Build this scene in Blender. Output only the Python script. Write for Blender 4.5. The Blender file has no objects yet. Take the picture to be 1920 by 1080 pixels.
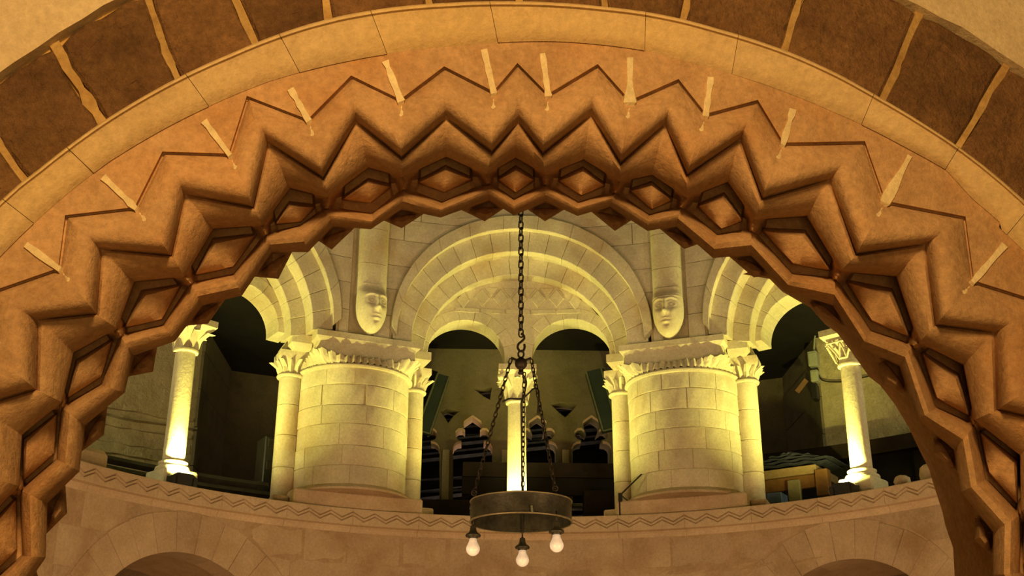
import bpy, bmesh, math, random
from mathutils import Vector, Matrix
import numpy as np

random.seed(7)
R_ = math.radians
sc = bpy.context.scene
COL = sc.collection

# ------------------------------------------------------------------ camera
F, TH, ROLL, YAW = 2218.4, 0.387, 0.0027, 0.0333      # focal length (px of a 1920 frame), pitch, roll, yaw
CAM = np.array([-0.3332, -5.5, 1.6])
FW = np.array([math.sin(YAW)*math.cos(TH), math.cos(YAW)*math.cos(TH), math.sin(TH)])
RT = np.array([math.cos(YAW), -math.sin(YAW), 0.0]); UP = np.cross(RT, FW)
RT, UP = RT*math.cos(ROLL)+UP*math.sin(ROLL), -RT*math.sin(ROLL)+UP*math.cos(ROLL)
cd = bpy.data.cameras.new('camera'); cam = bpy.data.objects.new('camera', cd); COL.objects.link(cam)
m = Matrix.Identity(4)
for i in range(3):
    m[i][0], m[i][1], m[i][2], m[i][3] = RT[i], UP[i], -FW[i], CAM[i]
cam.matrix_world = m
cd.sensor_width = 36; cd.lens = F*36/1920; cd.clip_start = 0.05
sc.camera = cam

# ------------------------------------------------------------------ light and exposure
sc.view_settings.view_transform = 'Standard'; sc.view_settings.look = 'None'
sc.view_settings.gamma = 1; sc.view_settings.use_curve_mapping = False
sc.view_settings.exposure = 0.0
w = bpy.data.worlds.new('world'); sc.world = w; w.use_nodes = True
w.node_tree.nodes['Background'].inputs[0].default_value = (1.0, 0.62, 0.28, 1)
w.node_tree.nodes['Background'].inputs[1].default_value = 0.02

def lamp(name, kind, loc, energy, color, target=None, size=0.3, spot=120, blend=0.6):
    d = bpy.data.lights.new(name, kind); d.energy = energy; d.color = color
    if kind == 'AREA': d.size = size
    else: d.shadow_soft_size = size
    if kind == 'SPOT': d.spot_size = R_(spot); d.spot_blend = blend
    o = bpy.data.objects.new(name, d); COL.objects.link(o); o.location = loc
    if target is not None:
        o.rotation_euler = (Vector(target)-Vector(loc)).to_track_quat('-Z', 'Y').to_euler()
    return o
WARM = (1.0, 0.60, 0.21)
lamp('porch_lamp_and_fill', 'AREA', (-0.3, -6.2, 3.35), 84, WARM, (-0.2, -3.3, 2.7), 0.5)
lamp('porch_lamp_and_fill', 'AREA', (-0.2, -6.4, 1.2), 18, WARM, (-0.2, -3.3, 2.7), 0.9)  # low unseen fill, added to lift the undersides of the carving
for sx in (-1, 1): lamp('nave_ambient', 'AREA', (sx*1.6, -1.6, 1.75), 50, (1.0, 0.57, 0.25), (sx*0.2, 3.1, 2.8), 1.0)  # unseen pair added for the warm ambient light, placed clear of the frame
lamp('chancel_lamp', 'AREA', (0.0, 5.5, 3.45), 8, (1.0, 0.68, 0.50), (0.0, 5.9, 5.2), 0.9)
lamp('aisle_lamp', 'AREA', (-3.2, 3.2, 0.6), 2.5, (1.0, 0.5, 0.2), (-3.0, 3.0, 3.0), 1.2)
lamp('aisle_lamp', 'AREA', (3.2, 3.2, 0.6), 2.5, (1.0, 0.5, 0.2), (3.0, 3.0, 3.0), 1.2)
for sx in (-1, 1): lamp('gallery_fill', 'AREA', (sx*4.3, 1.3, 4.3), 22, (1.0, 0.84, 0.42), (sx*3.3, 4.0, 4.2), 0.3)  # unseen fill pair added to brighten the gallery side walls
YEL = (1.0, 0.89, 0.20)
FLOOD_E = 132
ACROSS_E = 75

# ------------------------------------------------------------------ projection helpers (photo pixel -> place in the scene)
def ray(px, py): return FW + RT*(px-960)/F - UP*(py-540)/F
def proj(P):
    d = np.asarray(P, float)-CAM; z = d@FW
    return (960+F*(d@RT)/z, 540-F*(d@UP)/z)
PSI = R_(10); AN = np.array([-math.sin(PSI), math.cos(PSI), 0.0]); AX = np.array([math.cos(PSI), math.sin(PSI), 0.0])
AD = 2.1                                              # distance of the entrance arch's face
def AP(px, py, dep=0.0):                              # on the entrance arch, dep metres behind its face
    d = ray(px, py); return CAM + d*((AD+dep)/(d@AN))
def cyl(px, py, Rr):                                  # (angle, height) on the far side of a ring of radius Rr
    d = ray(px, py); a = d[0]**2+d[1]**2; b = CAM[0]*d[0]+CAM[1]*d[1]; c = CAM[0]**2+CAM[1]**2-Rr*Rr
    q = CAM+d*((-b+math.sqrt(b*b-a*c))/a); return math.atan2(q[0], q[1]), q[2]
def pol(a, Rr, z): return (Rr*math.sin(a), Rr*math.cos(a), z)
def loc(a, t, v, z): return (t*math.cos(a)+v*math.sin(a), -t*math.sin(a)+v*math.cos(a), z)
def upy(px, py, y):
    d = ray(px, py); return CAM+d*((y-CAM[1])/d[1])
def lerp(a, b, t): return a+(b-a)*t
def mix2(p, q, t): return (lerp(p[0], q[0], t), lerp(p[1], q[1], t))
def sst(a, b, x):
    x = min(1, max(0, (x-a)/(b-a))); return x*x*(3-2*x)

# ------------------------------------------------------------------ materials
def mat(name, c1, c2, scale=3.0, bump=0.4, bscale=40.0, rough=0.9, c3=None, c3scale=0.9, c3amt=0.5, tint=0.12, metal=0.0, bdist=0.01, spec=0.25, speck=0.16, spscale=60):
    M = bpy.data.materials.new(name); M.use_nodes = True; nt = M.node_tree; N = nt.nodes; L = nt.links
    b = N['Principled BSDF']; b.inputs['Roughness'].default_value = rough; b.inputs['Metallic'].default_value = metal
    b.inputs['Specular IOR Level'].default_value = spec
    g = N.new('ShaderNodeNewGeometry')
    n1 = N.new('ShaderNodeTexNoise'); n1.inputs['Scale'].default_value = scale; n1.inputs['Detail'].default_value = 8; n1.inputs['Roughness'].default_value = 0.65
    L.new(g.outputs['Position'], n1.inputs['Vector'])
    r1 = N.new('ShaderNodeValToRGB'); r1.color_ramp.elements[0].position = 0.32; r1.color_ramp.elements[1].position = 0.68
    r1.color_ramp.elements[0].color = (*c1, 1); r1.color_ramp.elements[1].color = (*c2, 1)
    L.new(n1.outputs['Fac'], r1.inputs['Fac']); out = r1.outputs['Color']
    if c3:
        n2 = N.new('ShaderNodeTexNoise'); n2.inputs['Scale'].default_value = c3scale; n2.inputs['Detail'].default_value = 5
        L.new(g.outputs['Position'], n2.inputs['Vector'])
        r2 = N.new('ShaderNodeValToRGB'); r2.color_ramp.elements[0].position = 0.5; r2.color_ramp.elements[1].position = 0.72
        r2.color_ramp.elements[1].color = (c3amt, c3amt, c3amt, 1)
        L.new(n2.outputs['Fac'], r2.inputs['Fac'])
        mx = N.new('ShaderNodeMix'); mx.data_type = 'RGBA'; L.new(r2.outputs['Color'], mx.inputs['Factor'])
        L.new(out, mx.inputs['A']); mx.inputs['B'].default_value = (*c3, 1); out = mx.outputs['Result']
    if speck:
        n4 = N.new('ShaderNodeTexNoise'); n4.inputs['Scale'].default_value = spscale; n4.inputs['Detail'].default_value = 4; n4.inputs['Roughness'].default_value = 0.8
        L.new(g.outputs['Position'], n4.inputs['Vector'])
        m4 = N.new('ShaderNodeMapRange'); m4.inputs['From Min'].default_value = 0.3; m4.inputs['From Max'].default_value = 0.7; m4.inputs['To Min'].default_value = 1-speck; m4.inputs['To Max'].default_value = 1+speck
        L.new(n4.outputs['Fac'], m4.inputs['Value'])
        v4 = N.new('ShaderNodeVectorMath'); v4.operation = 'SCALE'; L.new(out, v4.inputs[0]); L.new(m4.outputs['Result'], v4.inputs['Scale']); out = v4.outputs['Vector']
    if tint:
        oi = N.new('ShaderNodeObjectInfo'); mr = N.new('ShaderNodeMapRange')
        mr.inputs['To Min'].default_value = 1-tint; mr.inputs['To Max'].default_value = 1+tint
        L.new(oi.outputs['Random'], mr.inputs['Value'])
        vm = N.new('ShaderNodeVectorMath'); vm.operation = 'SCALE'; L.new(out, vm.inputs[0]); L.new(mr.outputs['Result'], vm.inputs['Scale']); out = vm.outputs['Vector']
    L.new(out, b.inputs['Base Color'])
    if bump:
        n3 = N.new('ShaderNodeTexNoise'); n3.inputs['Scale'].default_value = bscale; n3.inputs['Detail'].default_value = 6; n3.inputs['Roughness'].default_value = 0.7
        L.new(g.outputs['Position'], n3.inputs['Vector'])
        bp = N.new('ShaderNodeBump'); bp.inputs['Strength'].default_value = bump; bp.inputs['Distance'].default_value = bdist
        L.new(n3.outputs['Fac'], bp.inputs['Height']); L.new(bp.outputs['Normal'], b.inputs['Normal'])
    return M
M = dict(
    arch=mat('arch_sandstone', (0.43, 0.25, 0.12), (0.60, 0.375, 0.19), 7, 0.6, 55, c3=(0.50, 0.23, 0.075), c3scale=4, c3amt=0.6, tint=0.06, speck=.22),
    hood=mat('hood_sandstone', (0.56, 0.39, 0.19), (0.68, 0.50, 0.26), 5, 0.4, 60, c3=(0.62, 0.42, 0.16), c3scale=2.5, c3amt=0.6, tint=0.06),
    carr=mat('brown_carrstone', (0.14, 0.070, 0.030), (0.25, 0.130, 0.055), 9, 1.0, 40, speck=0.3, c3=(0.30, 0.16, 0.06), c3scale=5, c3amt=0.5, tint=0.15, bdist=0.02),
    plaster=mat('lime_plaster', (0.62, 0.48, 0.29), (0.74, 0.60, 0.38), 4, 0.5, 70, c3=(0.55, 0.38, 0.18), c3scale=3, c3amt=0.4, tint=0),
    mortar=mat('pale_mortar', (0.72, 0.56, 0.30), (0.84, 0.70, 0.42), 14, 0.6, 60, tint=0.08),
    omortar=mat('orange_mortar', (0.52, 0.30, 0.09), (0.66, 0.42, 0.13), 14, 0.6, 60, tint=0.08),
    bmortar=mat('brown_mortar', (0.34, 0.19, 0.065), (0.60, 0.40, 0.15), 12, 0.7, 60, tint=0.15),
    lime=mat('clunch_limestone', (0.52, 0.48, 0.36), (0.68, 0.63, 0.47), 3.5, 0.35, 45, c3=(0.44, 0.32, 0.18), c3scale=2.6, c3amt=0.75, tint=0.07),
    limej=mat('limestone_joint', (0.40, 0.33, 0.20), (0.55, 0.47, 0.30), 8, 0.4, 50, tint=0),
    drum=mat('nave_wall_stone', (0.46, 0.36, 0.25), (0.60, 0.49, 0.35), 4, 0.4, 45, c3=(0.36, 0.235, 0.125), c3scale=2.6, c3amt=0.75, tint=0.10),
    ledge=mat('ledge_stone', (0.56, 0.45, 0.32), (0.72, 0.60, 0.44), 5, 0.4, 45, c3=(0.46, 0.33, 0.20), c3scale=2.5, c3amt=0.5, tint=0.06),
    drumj=mat('nave_wall_joint', (0.42, 0.31, 0.20), (0.54, 0.42, 0.28), 8, 0.4, 50, tint=0),
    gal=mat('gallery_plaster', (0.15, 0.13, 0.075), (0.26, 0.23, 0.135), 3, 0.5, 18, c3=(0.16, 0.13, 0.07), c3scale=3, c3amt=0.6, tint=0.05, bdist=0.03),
    gal_lit=mat('rough_gallery_plaster_lit', (0.42, 0.37, 0.20), (0.70, 0.62, 0.36), 3, 0.7, 14, c3=(0.18, 0.15, 0.07), c3scale=3, c3amt=0.7, tint=0.05, bdist=0.04),  # gallery plaster brightened: floodlight spill on the side walls put into its colour
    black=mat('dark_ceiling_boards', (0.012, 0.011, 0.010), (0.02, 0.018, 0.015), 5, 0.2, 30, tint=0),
    wood=mat('dark_oak', (0.010, 0.006, 0.0035), (0.022, 0.012, 0.007), 10, 0.3, 40, rough=0.6, tint=0.1),
    pine=mat('pine_wood', (0.13, 0.06, 0.022), (0.20, 0.10, 0.035), 10, 0.2, 40, rough=0.6, tint=0.1),
    palewood=mat('pale_board', (0.20, 0.14, 0.07), (0.28, 0.20, 0.10), 10, 0.2, 40, rough=0.6, tint=0.05),
    cloth=mat('navy_cloth', (0.016, 0.018, 0.032), (0.04, 0.045, 0.07), 20, 0.6, 80, tint=0),
    green=mat('slate_green_panel', (0.026, 0.040, 0.034), (0.038, 0.056, 0.047), 6, 0.1, 40, rough=0.5, tint=0),
    edge=mat('pale_panel_edge', (0.11, 0.13, 0.08), (0.15, 0.17, 0.11), 6, 0.1, 40, rough=0.5, tint=0),
    iron=mat('wrought_iron', (0.030, 0.026, 0.020), (0.065, 0.056, 0.042), 12, 0.3, 60, rough=0.5, metal=0.6, tint=0),
    brass=mat('tarnished_bronze', (0.022, 0.023, 0.016), (0.062, 0.060, 0.038), 18, 0.2, 60, rough=0.45, metal=0.3, tint=0, speck=0.25),
    rim=mat('worn_bronze_edge', (0.20, 0.18, 0.11), (0.30, 0.27, 0.17), 20, 0.1, 60, rough=0.4, metal=0.4, tint=0),
    lampm=mat('black_lamp_housing', (0.02, 0.02, 0.018), (0.035, 0.034, 0.03), 8, 0.1, 40, rough=0.35, tint=0),
    grey=mat('grey_painted_rail', (0.04, 0.04, 0.036), (0.07, 0.07, 0.06), 8, 0.1, 40, rough=0.5, tint=0.05),
    blue=mat('blue_plastic', (0.06, 0.10, 0.20), (0.08, 0.13, 0.26), 8, 0.1, 40, rough=0.5, tint=0),
    trace=mat('tracery_stone', (0.34, 0.29, 0.17), (0.44, 0.38, 0.24), 4, 0.3, 40, tint=0),
    pinkst=mat('cusp_stone', (0.55, 0.40, 0.27), (0.65, 0.48, 0.33), 5, 0.3, 40, tint=0),
    box=mat('grey_green_box', (0.36, 0.40, 0.28), (0.44, 0.47, 0.34), 6, 0.1, 40, rough=0.5, tint=0),
    beam=mat('roof_timber', (0.05, 0.052, 0.058), (0.13, 0.13, 0.14), 12, 0.3, 40, rough=0.45, tint=0.2),
)
bg = bpy.data.materials.new('frosted_bulb_glass'); bg.use_nodes = True
pb = bg.node_tree.nodes['Principled BSDF']; pb.inputs['Base Color'].default_value = (0.97, 0.95, 0.90, 1); pb.inputs['Roughness'].default_value = 0.25
pb.inputs['Subsurface Weight'].default_value = 0.4; pb.inputs['Subsurface Radius'].default_value = (0.03, 0.025, 0.02)
pb.inputs['Emission Color'].default_value = (1.0, 0.86, 0.66, 1); pb.inputs['Emission Strength'].default_value = 0.16
M['bulb'] = bg
gl = bpy.data.materials.new('lamp_lens'); gl.use_nodes = True
gb = gl.node_tree.nodes['Principled BSDF']; gb.inputs['Emission Color'].default_value = (1, 0.9, 0.45, 1); gb.inputs['Emission Strength'].default_value = 12; gb.inputs['Base Color'].default_value = (0.9, 0.85, 0.6, 1)
M['lens'] = gl

# ------------------------------------------------------------------ object helpers
def tag(o, label=None, cat=None, group=None, kind=None):
    if label: o['label'] = label
    if cat: o['category'] = cat
    if group: o['group'] = group
    if kind: o['kind'] = kind
    return o
def root(name, at, label=None, cat=None, group=None, kind=None):
    o = bpy.data.objects.new(name, None); COL.objects.link(o); o.matrix_basis = Matrix.Translation(Vector(at)); o.empty_display_size = 0.1
    return tag(o, label, cat, group, kind)
def attach(o, parent):
    if parent is not None:
        o.parent = parent
        mw = Matrix.Identity(4); p = parent
        while p is not None:
            mw = (p.matrix_parent_inverse @ p.matrix_basis) @ mw if p.parent else p.matrix_basis @ mw
            p = p.parent
        o.matrix_parent_inverse = mw.inverted()
def mk(name, verts, faces, mt, parent=None, smooth=False, sharp=None):
    me = bpy.data.meshes.new(name); me.from_pydata([tuple(map(float, v)) for v in verts], [], faces)
    bm = bmesh.new(); bm.from_mesh(me); bmesh.ops.recalc_face_normals(bm, faces=bm.faces); bm.to_mesh(me); bm.free()
    me.materials.append(M[mt])
    if smooth:
        for p in me.polygons: p.use_smooth = True
        if sharp: me.set_sharp_from_angle(angle=R_(sharp))
    o = bpy.data.objects.new(name, me); COL.objects.link(o); attach(o, parent)
    return o
class MB:                                              # collects several shells into ONE mesh
    def __init__(s): s.v = []; s.f = []
    def add(s, v, f):
        k = len(s.v); s.v += [tuple(map(float, p)) for p in v]; s.f += [tuple(i+k for i in q) for q in f]; return s
    def build(s, name, mt, parent=None, smooth=False, sharp=None): return mk(name, s.v, s.f, mt, parent, smooth, sharp)
def prism(poly, fmap, d0, d1, ch=0.008):               # stone: outline poly (x,y) -> fmap(x,y,depth); front face at d0 with a chamfer
    n = len(poly); cx = sum(p[0] for p in poly)/n; cy = sum(p[1] for p in poly)/n
    def ins(p):
        dx, dy = cx-p[0], cy-p[1]; l = math.hypot(dx, dy) or 1; k = min(ch*1.3, l*0.3)/l
        return (p[0]+dx*k, p[1]+dy*k)
    sg = 1 if d1 > d0 else -1
    v = [fmap(*ins(p), d0) for p in poly]+[fmap(*p, d0+sg*ch) for p in poly]+[fmap(*p, d1) for p in poly]
    f = [tuple(range(n))]+[tuple(range(2*n, 3*n))]
    for i in range(n):
        j = (i+1) % n
        f += [(i, j, n+j, n+i), (n+i, n+j, 2*n+j, 2*n+i)]
    return v, f
def grid(nu, nv, fn, wrap=False):
    v = [fn(i, j) for i in range(nu) for j in range(nv)]; f = []
    for i in range(nu if wrap else nu-1):
        for j in range(nv-1):
            a = i*nv+j; b = ((i+1) % nu)*nv+j; f.append((a, b, b+1, a+1))
    return v, f
def lathe(prof, cx, cy, n=24, cap=True):
    v, f = grid(n, len(prof), lambda i, j: (cx+prof[j][0]*math.cos(2*math.pi*i/n), cy+prof[j][0]*math.sin(2*math.pi*i/n), prof[j][1]), True)
    if cap:
        m_ = len(prof); f += [tuple(i*m_ for i in range(n)), tuple(i*m_+m_-1 for i in range(n))]
    return v, f
def tube(pts, r, n=8):
    P = [Vector(p) for p in pts]; v = []; f = []; up = Vector((0.13, 0.21, 0.97))
    for i, p in enumerate(P):
        t = (P[min(i+1, len(P)-1)]-P[max(i-1, 0)]).normalized()
        a = t.cross(up)
        if a.length < 0.05: a = t.cross(Vector((1, 0, 0)))
        a.normalize(); b = t.cross(a)
        for k in range(n):
            an = 2*math.pi*k/n; v.append(p+a*r*math.cos(an)+b*r*math.sin(an))
    for i in range(len(P)-1):
        for k in range(n):
            f.append((i*n+k, i*n+(k+1) % n, (i+1)*n+(k+1) % n, (i+1)*n+k))
    f += [tuple(range(n)), tuple(range((len(P)-1)*n, len(P)*n))]
    return v, f
def smooth(pts, k=6):                                   # Catmull-Rom through the points
    P = [np.array(p, float) for p in pts]; P = [2*P[0]-P[1]]+P+[2*P[-1]-P[-2]]; out = []
    for i in range(1, len(P)-2):
        for q in range(k):
            t = q/k; a, b, c, d = P[i-1:i+3]
            out.append(0.5*(2*b+(c-a)*t+(2*a-5*b+4*c-d)*t*t+(3*b-a-3*c+d)*t**3))
    return out+[P[-2]]
def hexa(p):                                            # 8 corners: bottom 4 then top 4
    return p, [(0, 1, 2, 3), (4, 5, 6, 7), (0, 1, 5, 4), (1, 2, 6, 5), (2, 3, 7, 6), (3, 0, 4, 7)]
def lbox(a, t0, t1, v0, v1, z0, z1, ch=0.0):            # box in a ring-local frame, chamfered when ch
    if not ch:
        return hexa([loc(a, t, v, z) for z in (z0, z1) for t, v in ((t0, v0), (t1, v0), (t1, v1), (t0, v1))])
    bm = bmesh.new(); vs = [bm.verts.new(loc(a, t, v, z)) for z in (z0, z1) for t, v in ((t0, v0), (t1, v0), (t1, v1), (t0, v1))]
    for q in [(0, 1, 2, 3), (4, 5, 6, 7), (0, 1, 5, 4), (1, 2, 6, 5), (2, 3, 7, 6), (3, 0, 4, 7)]: bm.faces.new([vs[i] for i in q])
    bmesh.ops.bevel(bm, geom=bm.edges[:], offset=ch, segments=1, affect='EDGES', profile=0.5)
    bm.verts.index_update(); out = ([tuple(x.co) for x in bm.verts], [tuple(x.index for x in fc.verts) for fc in bm.faces]); bm.free()
    return out
def pbox(o, ex, ey, ez):                                # box from a corner and three edge vectors
    o, ex, ey, ez = map(Vector, (o, ex, ey, ez))
    return hexa([o, o+ex, o+ex+ey, o+ey, o+ez, o+ex+ez, o+ex+ey+ez, o+ey+ez])

# ================================================================== ENTRANCE ARCH
# carved line per joint (node) and per zigzag point (peak): groove B, crest D, hollow top F, panel G1 G2, roll top H, roll foot I, edge J
NODE = {
 -1: ((-170, 980), (-75, 1050), (-15, 1080), (-10, 1090), (45, 1105), (85, 1125)),
 0: ((-135, 820), (-30, 893), (35, 911), (39, 920), (88, 943), (126, 962)),
 1: ((-30, 655), (71, 732), (116, 754), (116, 765), (159, 797), (195, 815)),
 2: ((112, 505), (183, 591), (219, 616), (226, 631), (250, 666), (287, 697)),
 3: ((255, 391), (323, 482), (346, 518), (358, 533), (380, 572), (390, 607)),
 4: ((431, 291), (476, 392), (492, 422), (499, 441), (509, 472), (522, 523)),
 5: ((579, 227), (607, 338), (615, 370), (611, 392), (625, 424), (622, 468)),
 6: ((752, 190), (753, 300), (755, 331), (757, 357), (753, 392), (753, 428)),
 7: ((926, 175), (922, 290), (912, 327), (917, 345), (917, 375), (909, 415)),
 8: ((1028, 180), (1017, 292), (1022, 327), (1023, 347), (1023, 378), (1022, 415)),
 9: ((1181, 192), (1163, 310), (1162, 340), (1153, 363), (1143, 387), (1153, 433)),
 10: ((1323, 217), (1287, 332), (1288, 370), (1276, 390), (1268, 424), (1283, 467)),
 11: ((1468, 271), (1428, 376), (1415, 411), (1410, 434), (1408, 478), (1413, 520)),
 12: ((1659, 380), (1604, 480), (1576, 508), (1567, 525), (1562, 572), (1530, 590)),
 13: ((1824, 529), (1752, 612), (1723, 642), (1711, 648), (1687, 685), (1655, 722)),
 14: ((1975, 700), (1867, 770), (1827, 787), (1827, 798), (1790, 843), (1750, 850)),
 15: ((2100, 880), (1965, 945), (1915, 957), (1913, 966), (1863, 997), (1826, 1012)),
 16: ((2200, 1080), (2060, 1130), (1990, 1140), (1985, 1150), (1930, 1170), (1880, 1180)),
}
PEAK = {
 -1: ((-260, 880), (-95, 960), (-35, 985), (-30, 995), (30, 1030), (45, 1043), (86, 1045)),
 0: ((-150, 710), (-40, 765), (41, 815), (43, 825), (100, 850), (108, 862), (149, 884)),
 1: ((-21, 551), (73, 601), (138, 660), (143, 678), (189, 705), (191, 723), (234, 736)),
 2: ((125, 406), (192, 469), (251, 527), (268, 548), (303, 598), (307, 612), (328, 640)),
 3: ((307, 287), (348, 367), (400, 428), (399, 450), (437, 499), (438, 518), (454, 554)),
 4: ((465, 183), (504, 270), (544, 351), (541, 383), (564, 415), (562, 425), (577, 473)),
 5: ((660, 145), (668, 230), (691, 313), (690, 338), (694, 378), (699, 407), (695, 430)),
 6: ((834, 128), (837, 224), (837, 293), (835, 313), (833, 358), (827, 385), (826, 408)),
 7: ((971, 122), (972, 232), (967, 295), (967, 313), (967, 360), (963, 377), (964, 404)),
 8: ((1121, 124), (1108, 218), (1095, 298), (1093, 315), (1090, 365), (1083, 383), (1083, 405)),
 9: ((1272, 152), (1246, 235), (1223, 327), (1222, 342), (1223, 391), (1216, 406), (1214, 433)),
 10: ((1420, 191), (1387, 262), (1365, 340), (1357, 365), (1353, 428), (1343, 443), (1337, 484)),
 11: ((1620, 268), (1553, 338), (1513, 403), (1509, 437), (1487, 493), (1485, 518), (1473, 546)),
 12: ((1808, 409), (1733, 459), (1681, 517), (1672, 546), (1635, 600), (1632, 625), (1612, 650)),
 13: ((1955, 570), (1863, 625), (1807, 683), (1797, 705), (1757, 745), (1753, 767), (1720, 787)),
 14: ((2100, 760), (1975, 795), (1913, 853), (1908, 865), (1855, 885), (1847, 900), (1802, 923)),
 15: ((2200, 960), (2040, 990), (1980, 1030), (1970, 1045), (1920, 1060), (1910, 1075), (1862, 1078)),
}
# rings concentric with the arch, found from the hood's edges
def plane_uv(px, py):
    q = AP(px, py)-CAM; return (q@AX, q[2])
HOUT = [(33, 353), (77, 322), (133, 277), (207, 223), (277, 180), (337, 147), (433, 103), (500, 72), (567, 47), (640, 28), (733, 15), (840, 11), (960, 10), (1040, 12), (1123, 18), (1207, 25), (1280, 38), (1347, 57), (1413, 75), (1493, 102), (1573, 140), (1647, 185), (1723, 230), (1790, 273), (1847, 315), (1893, 355)]
HIN = [(207, 297), (383, 197), (500, 147), (640, 115), (717, 103), (873, 88), (1040, 74), (1213, 90), (1280, 113), (1380, 140), (1497, 180), (1563, 207), (1620, 230), (1697, 267), (1780, 307), (1820, 373), (1873, 423)]
ROUT = [(0, 147), (47, 113), (93, 85), (133, 63), (200, 25), (240, 0), (1700, 8), (1740, 32), (1800, 67), (1873, 110), (1917, 140)]
def fit(pts):
    Q = np.array([plane_uv(*p) for p in pts]); A = np.c_[2*Q, np.ones(len(Q))]
    s, *_ = np.linalg.lstsq(A, (Q**2).sum(1), rcond=None); return s[0], s[1], math.sqrt(s[2]+s[0]**2+s[1]**2)
CU, CZ, RO = fit(HOUT)
def polar(p):
    q = plane_uv(*p); return math.atan2(q[0]-CU, q[1]-CZ), math.hypot(q[0]-CU, q[1]-CZ)
def table(pts):
    T = sorted(polar(p) for p in pts); A = [t[0] for t in T]; B = [t[1] for t in T]
    k = np.polyfit(A, B, 2)
    def f(th):
        if th < A[0]: return B[0]
        if th > A[-1]: return B[-1]
        s = np.interp(th, A, B); return 0.5*s+0.5*float(np.polyval(k, th))
    return f
r_out, r_in, r_ring = table(HOUT), table(HIN), (lambda th, t=[polar(p) for p in ROUT]: float(np.mean([x[1] for x in t]))+0.0)
_rr = [polar(p) for p in ROUT]; _k = np.polyfit([t[0] for t in _rr], [t[1] for t in _rr], 1)
r_ring = lambda th: float(np.polyval(_k, max(-1.2, min(1.2, th))))
def APP(th, r, dep=0.0):                               # polar point on the arch: projected on the face, then pushed along the sight to dep
    q = CAM+AX*(CU+r*math.sin(th))+np.array([0, 0, CZ+r*math.cos(th)])+AN*AD
    return AP(*proj(q), dep) if abs(dep) > 1e-6 else q
def APW(th, r, dep=0.0):                               # same place, pushed straight back along the wall's depth
    return CAM+AX*(CU+r*math.sin(th))+np.array([0, 0, CZ+r*math.cos(th)])+AN*(AD+dep)

tagargs = dict(kind='structure')
# the plastered wall round the arch, and the bed behind the stones
TH0, TH1 = -1.75, 1.75
def ring_slab(name, ra, rb, d0, d1, mt, parent=None, n=72, t0=TH0, t1=TH1, jit=0.0):
    prof = [(0, d1), (0, d0), (1, d0), (1, d1)]
    def fn(i, j):
        th = lerp(t0, t1, i/(n-1)); u, d = prof[j]
        a = ra(th)+(random.uniform(-jit, jit) if u == 0 else 0); return APW(th, lerp(a, rb(th), u), d)
    v, f = grid(n, 4, fn); f += [tuple(i*4+3 for i in ())] if False else []
    for i in range(n-1): f.append((i*4, (i+1)*4, (i+1)*4+3, i*4+3))
    f += [(0, 1, 2, 3), tuple((n-1)*4+k for k in range(4))]
    return mk(name, v, f, mt, parent)
wall_front = ring_slab('wall_front', r_ring, lambda th: 3.4, -0.020, 0.72, 'plaster', n=110, jit=0.004)
tag(wall_front, 'pale lime plastered wall round the carved entrance arch', kind='structure')
ring_slab('mortar_bed', lambda th: r_in(th)-0.02, lambda th: r_ring(th)+0.05, 0.012, 0.70, 'omortar', wall_front)

# brown relieving arch
rel = root('relieving_arch', APW(0, RO+0.1), 'ring of dark brown rough voussoirs between hood and plaster', 'arch')
def th_of(px, py): return polar((px, py))[0]
JOINTS = [((-150, 330), (-90, 440)), ((0, 238), (20, 318)), ((115, 95), (190, 228)), ((282, 0), (332, 147)), ((450, 0), (480, 84)), ((640, -30), (612, 30)), ((800, -40), (806, 10)), ((985, -40), (975, 10)), ((1120, -40), (1135, 15)), ((1300, -15), (1280, 35)), ((1502, 0), (1472, 92)), ((1712, 52), (1655, 185)), ((1888, 122), (1797, 274)), ((2030, 250), (1930, 380)), ((2170, 420), (2060, 520))]
def jpx(th): return (tuple(proj(APW(th, r_ring(th)))), tuple(proj(APW(th, r_out(th)))))
tl_, tr_ = th_of(*JOINTS[0][0]), th_of(*JOINTS[-1][0])
JOINTS = [jpx(tl_-.19*k) for k in (5, 4, 3, 2, 1)]+JOINTS+[jpx(tr_+.19*k) for k in (1, 2, 3, 4, 5)]
for k in range(len(JOINTS)-1):
    (a0, b0), (a1, b1) = JOINTS[k], JOINTS[k+1]
    ta0, tb0, ta1, tb1 = th_of(*a0)+0.0055, th_of(*b0)+0.0055, th_of(*a1)-0.0055, th_of(*b1)-0.0055
    pl_ = []
    for s in range(7):
        th = lerp(tb0, tb1, s/6); pl_.append((th, r_out(th)-0.012+random.uniform(-.002, .002)))
    for s in (1/3, 2/3):
        th = lerp(tb1, ta1, s); pl_.append((th+random.uniform(-.003, .003), lerp(r_out(tb1), r_ring(ta1), s)))
    for s in range(7):
        th = lerp(ta1, ta0, s/6); pl_.append((th, r_ring(th)-0.001-random.uniform(0, .006)-(0.007 if s in (0, 6) else 0)))
    for s in (1/3, 2/3):
        th = lerp(ta0, tb0, s); pl_.append((th+random.uniform(-.003, .003), lerp(r_ring(ta0), r_out(tb0), s)))
    dd = random.uniform(-0.006, 0.003)
    n = len(pl_); ct = sum(p[0] for p in pl_)/n; cr = sum(p[1] for p in pl_)/n
    v = []
    for sc_, d in ((0.55, -0.004), (0.93, 0.0), (1.0, 0.006), (1.0, 0.10)):
        v += [APW(ct+(p[0]-ct)*sc_, cr+(p[1]-cr)*sc_, d+dd+random.uniform(-.002, .002)) for p in pl_]
    f = [tuple(range(n))]+[(l*n+i, l*n+(i+1) % n, (l+1)*n+(i+1) % n, (l+1)*n+i) for l in range(3) for i in range(n)]
    mk('voussoir', v, f, 'carr', rel)
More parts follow.
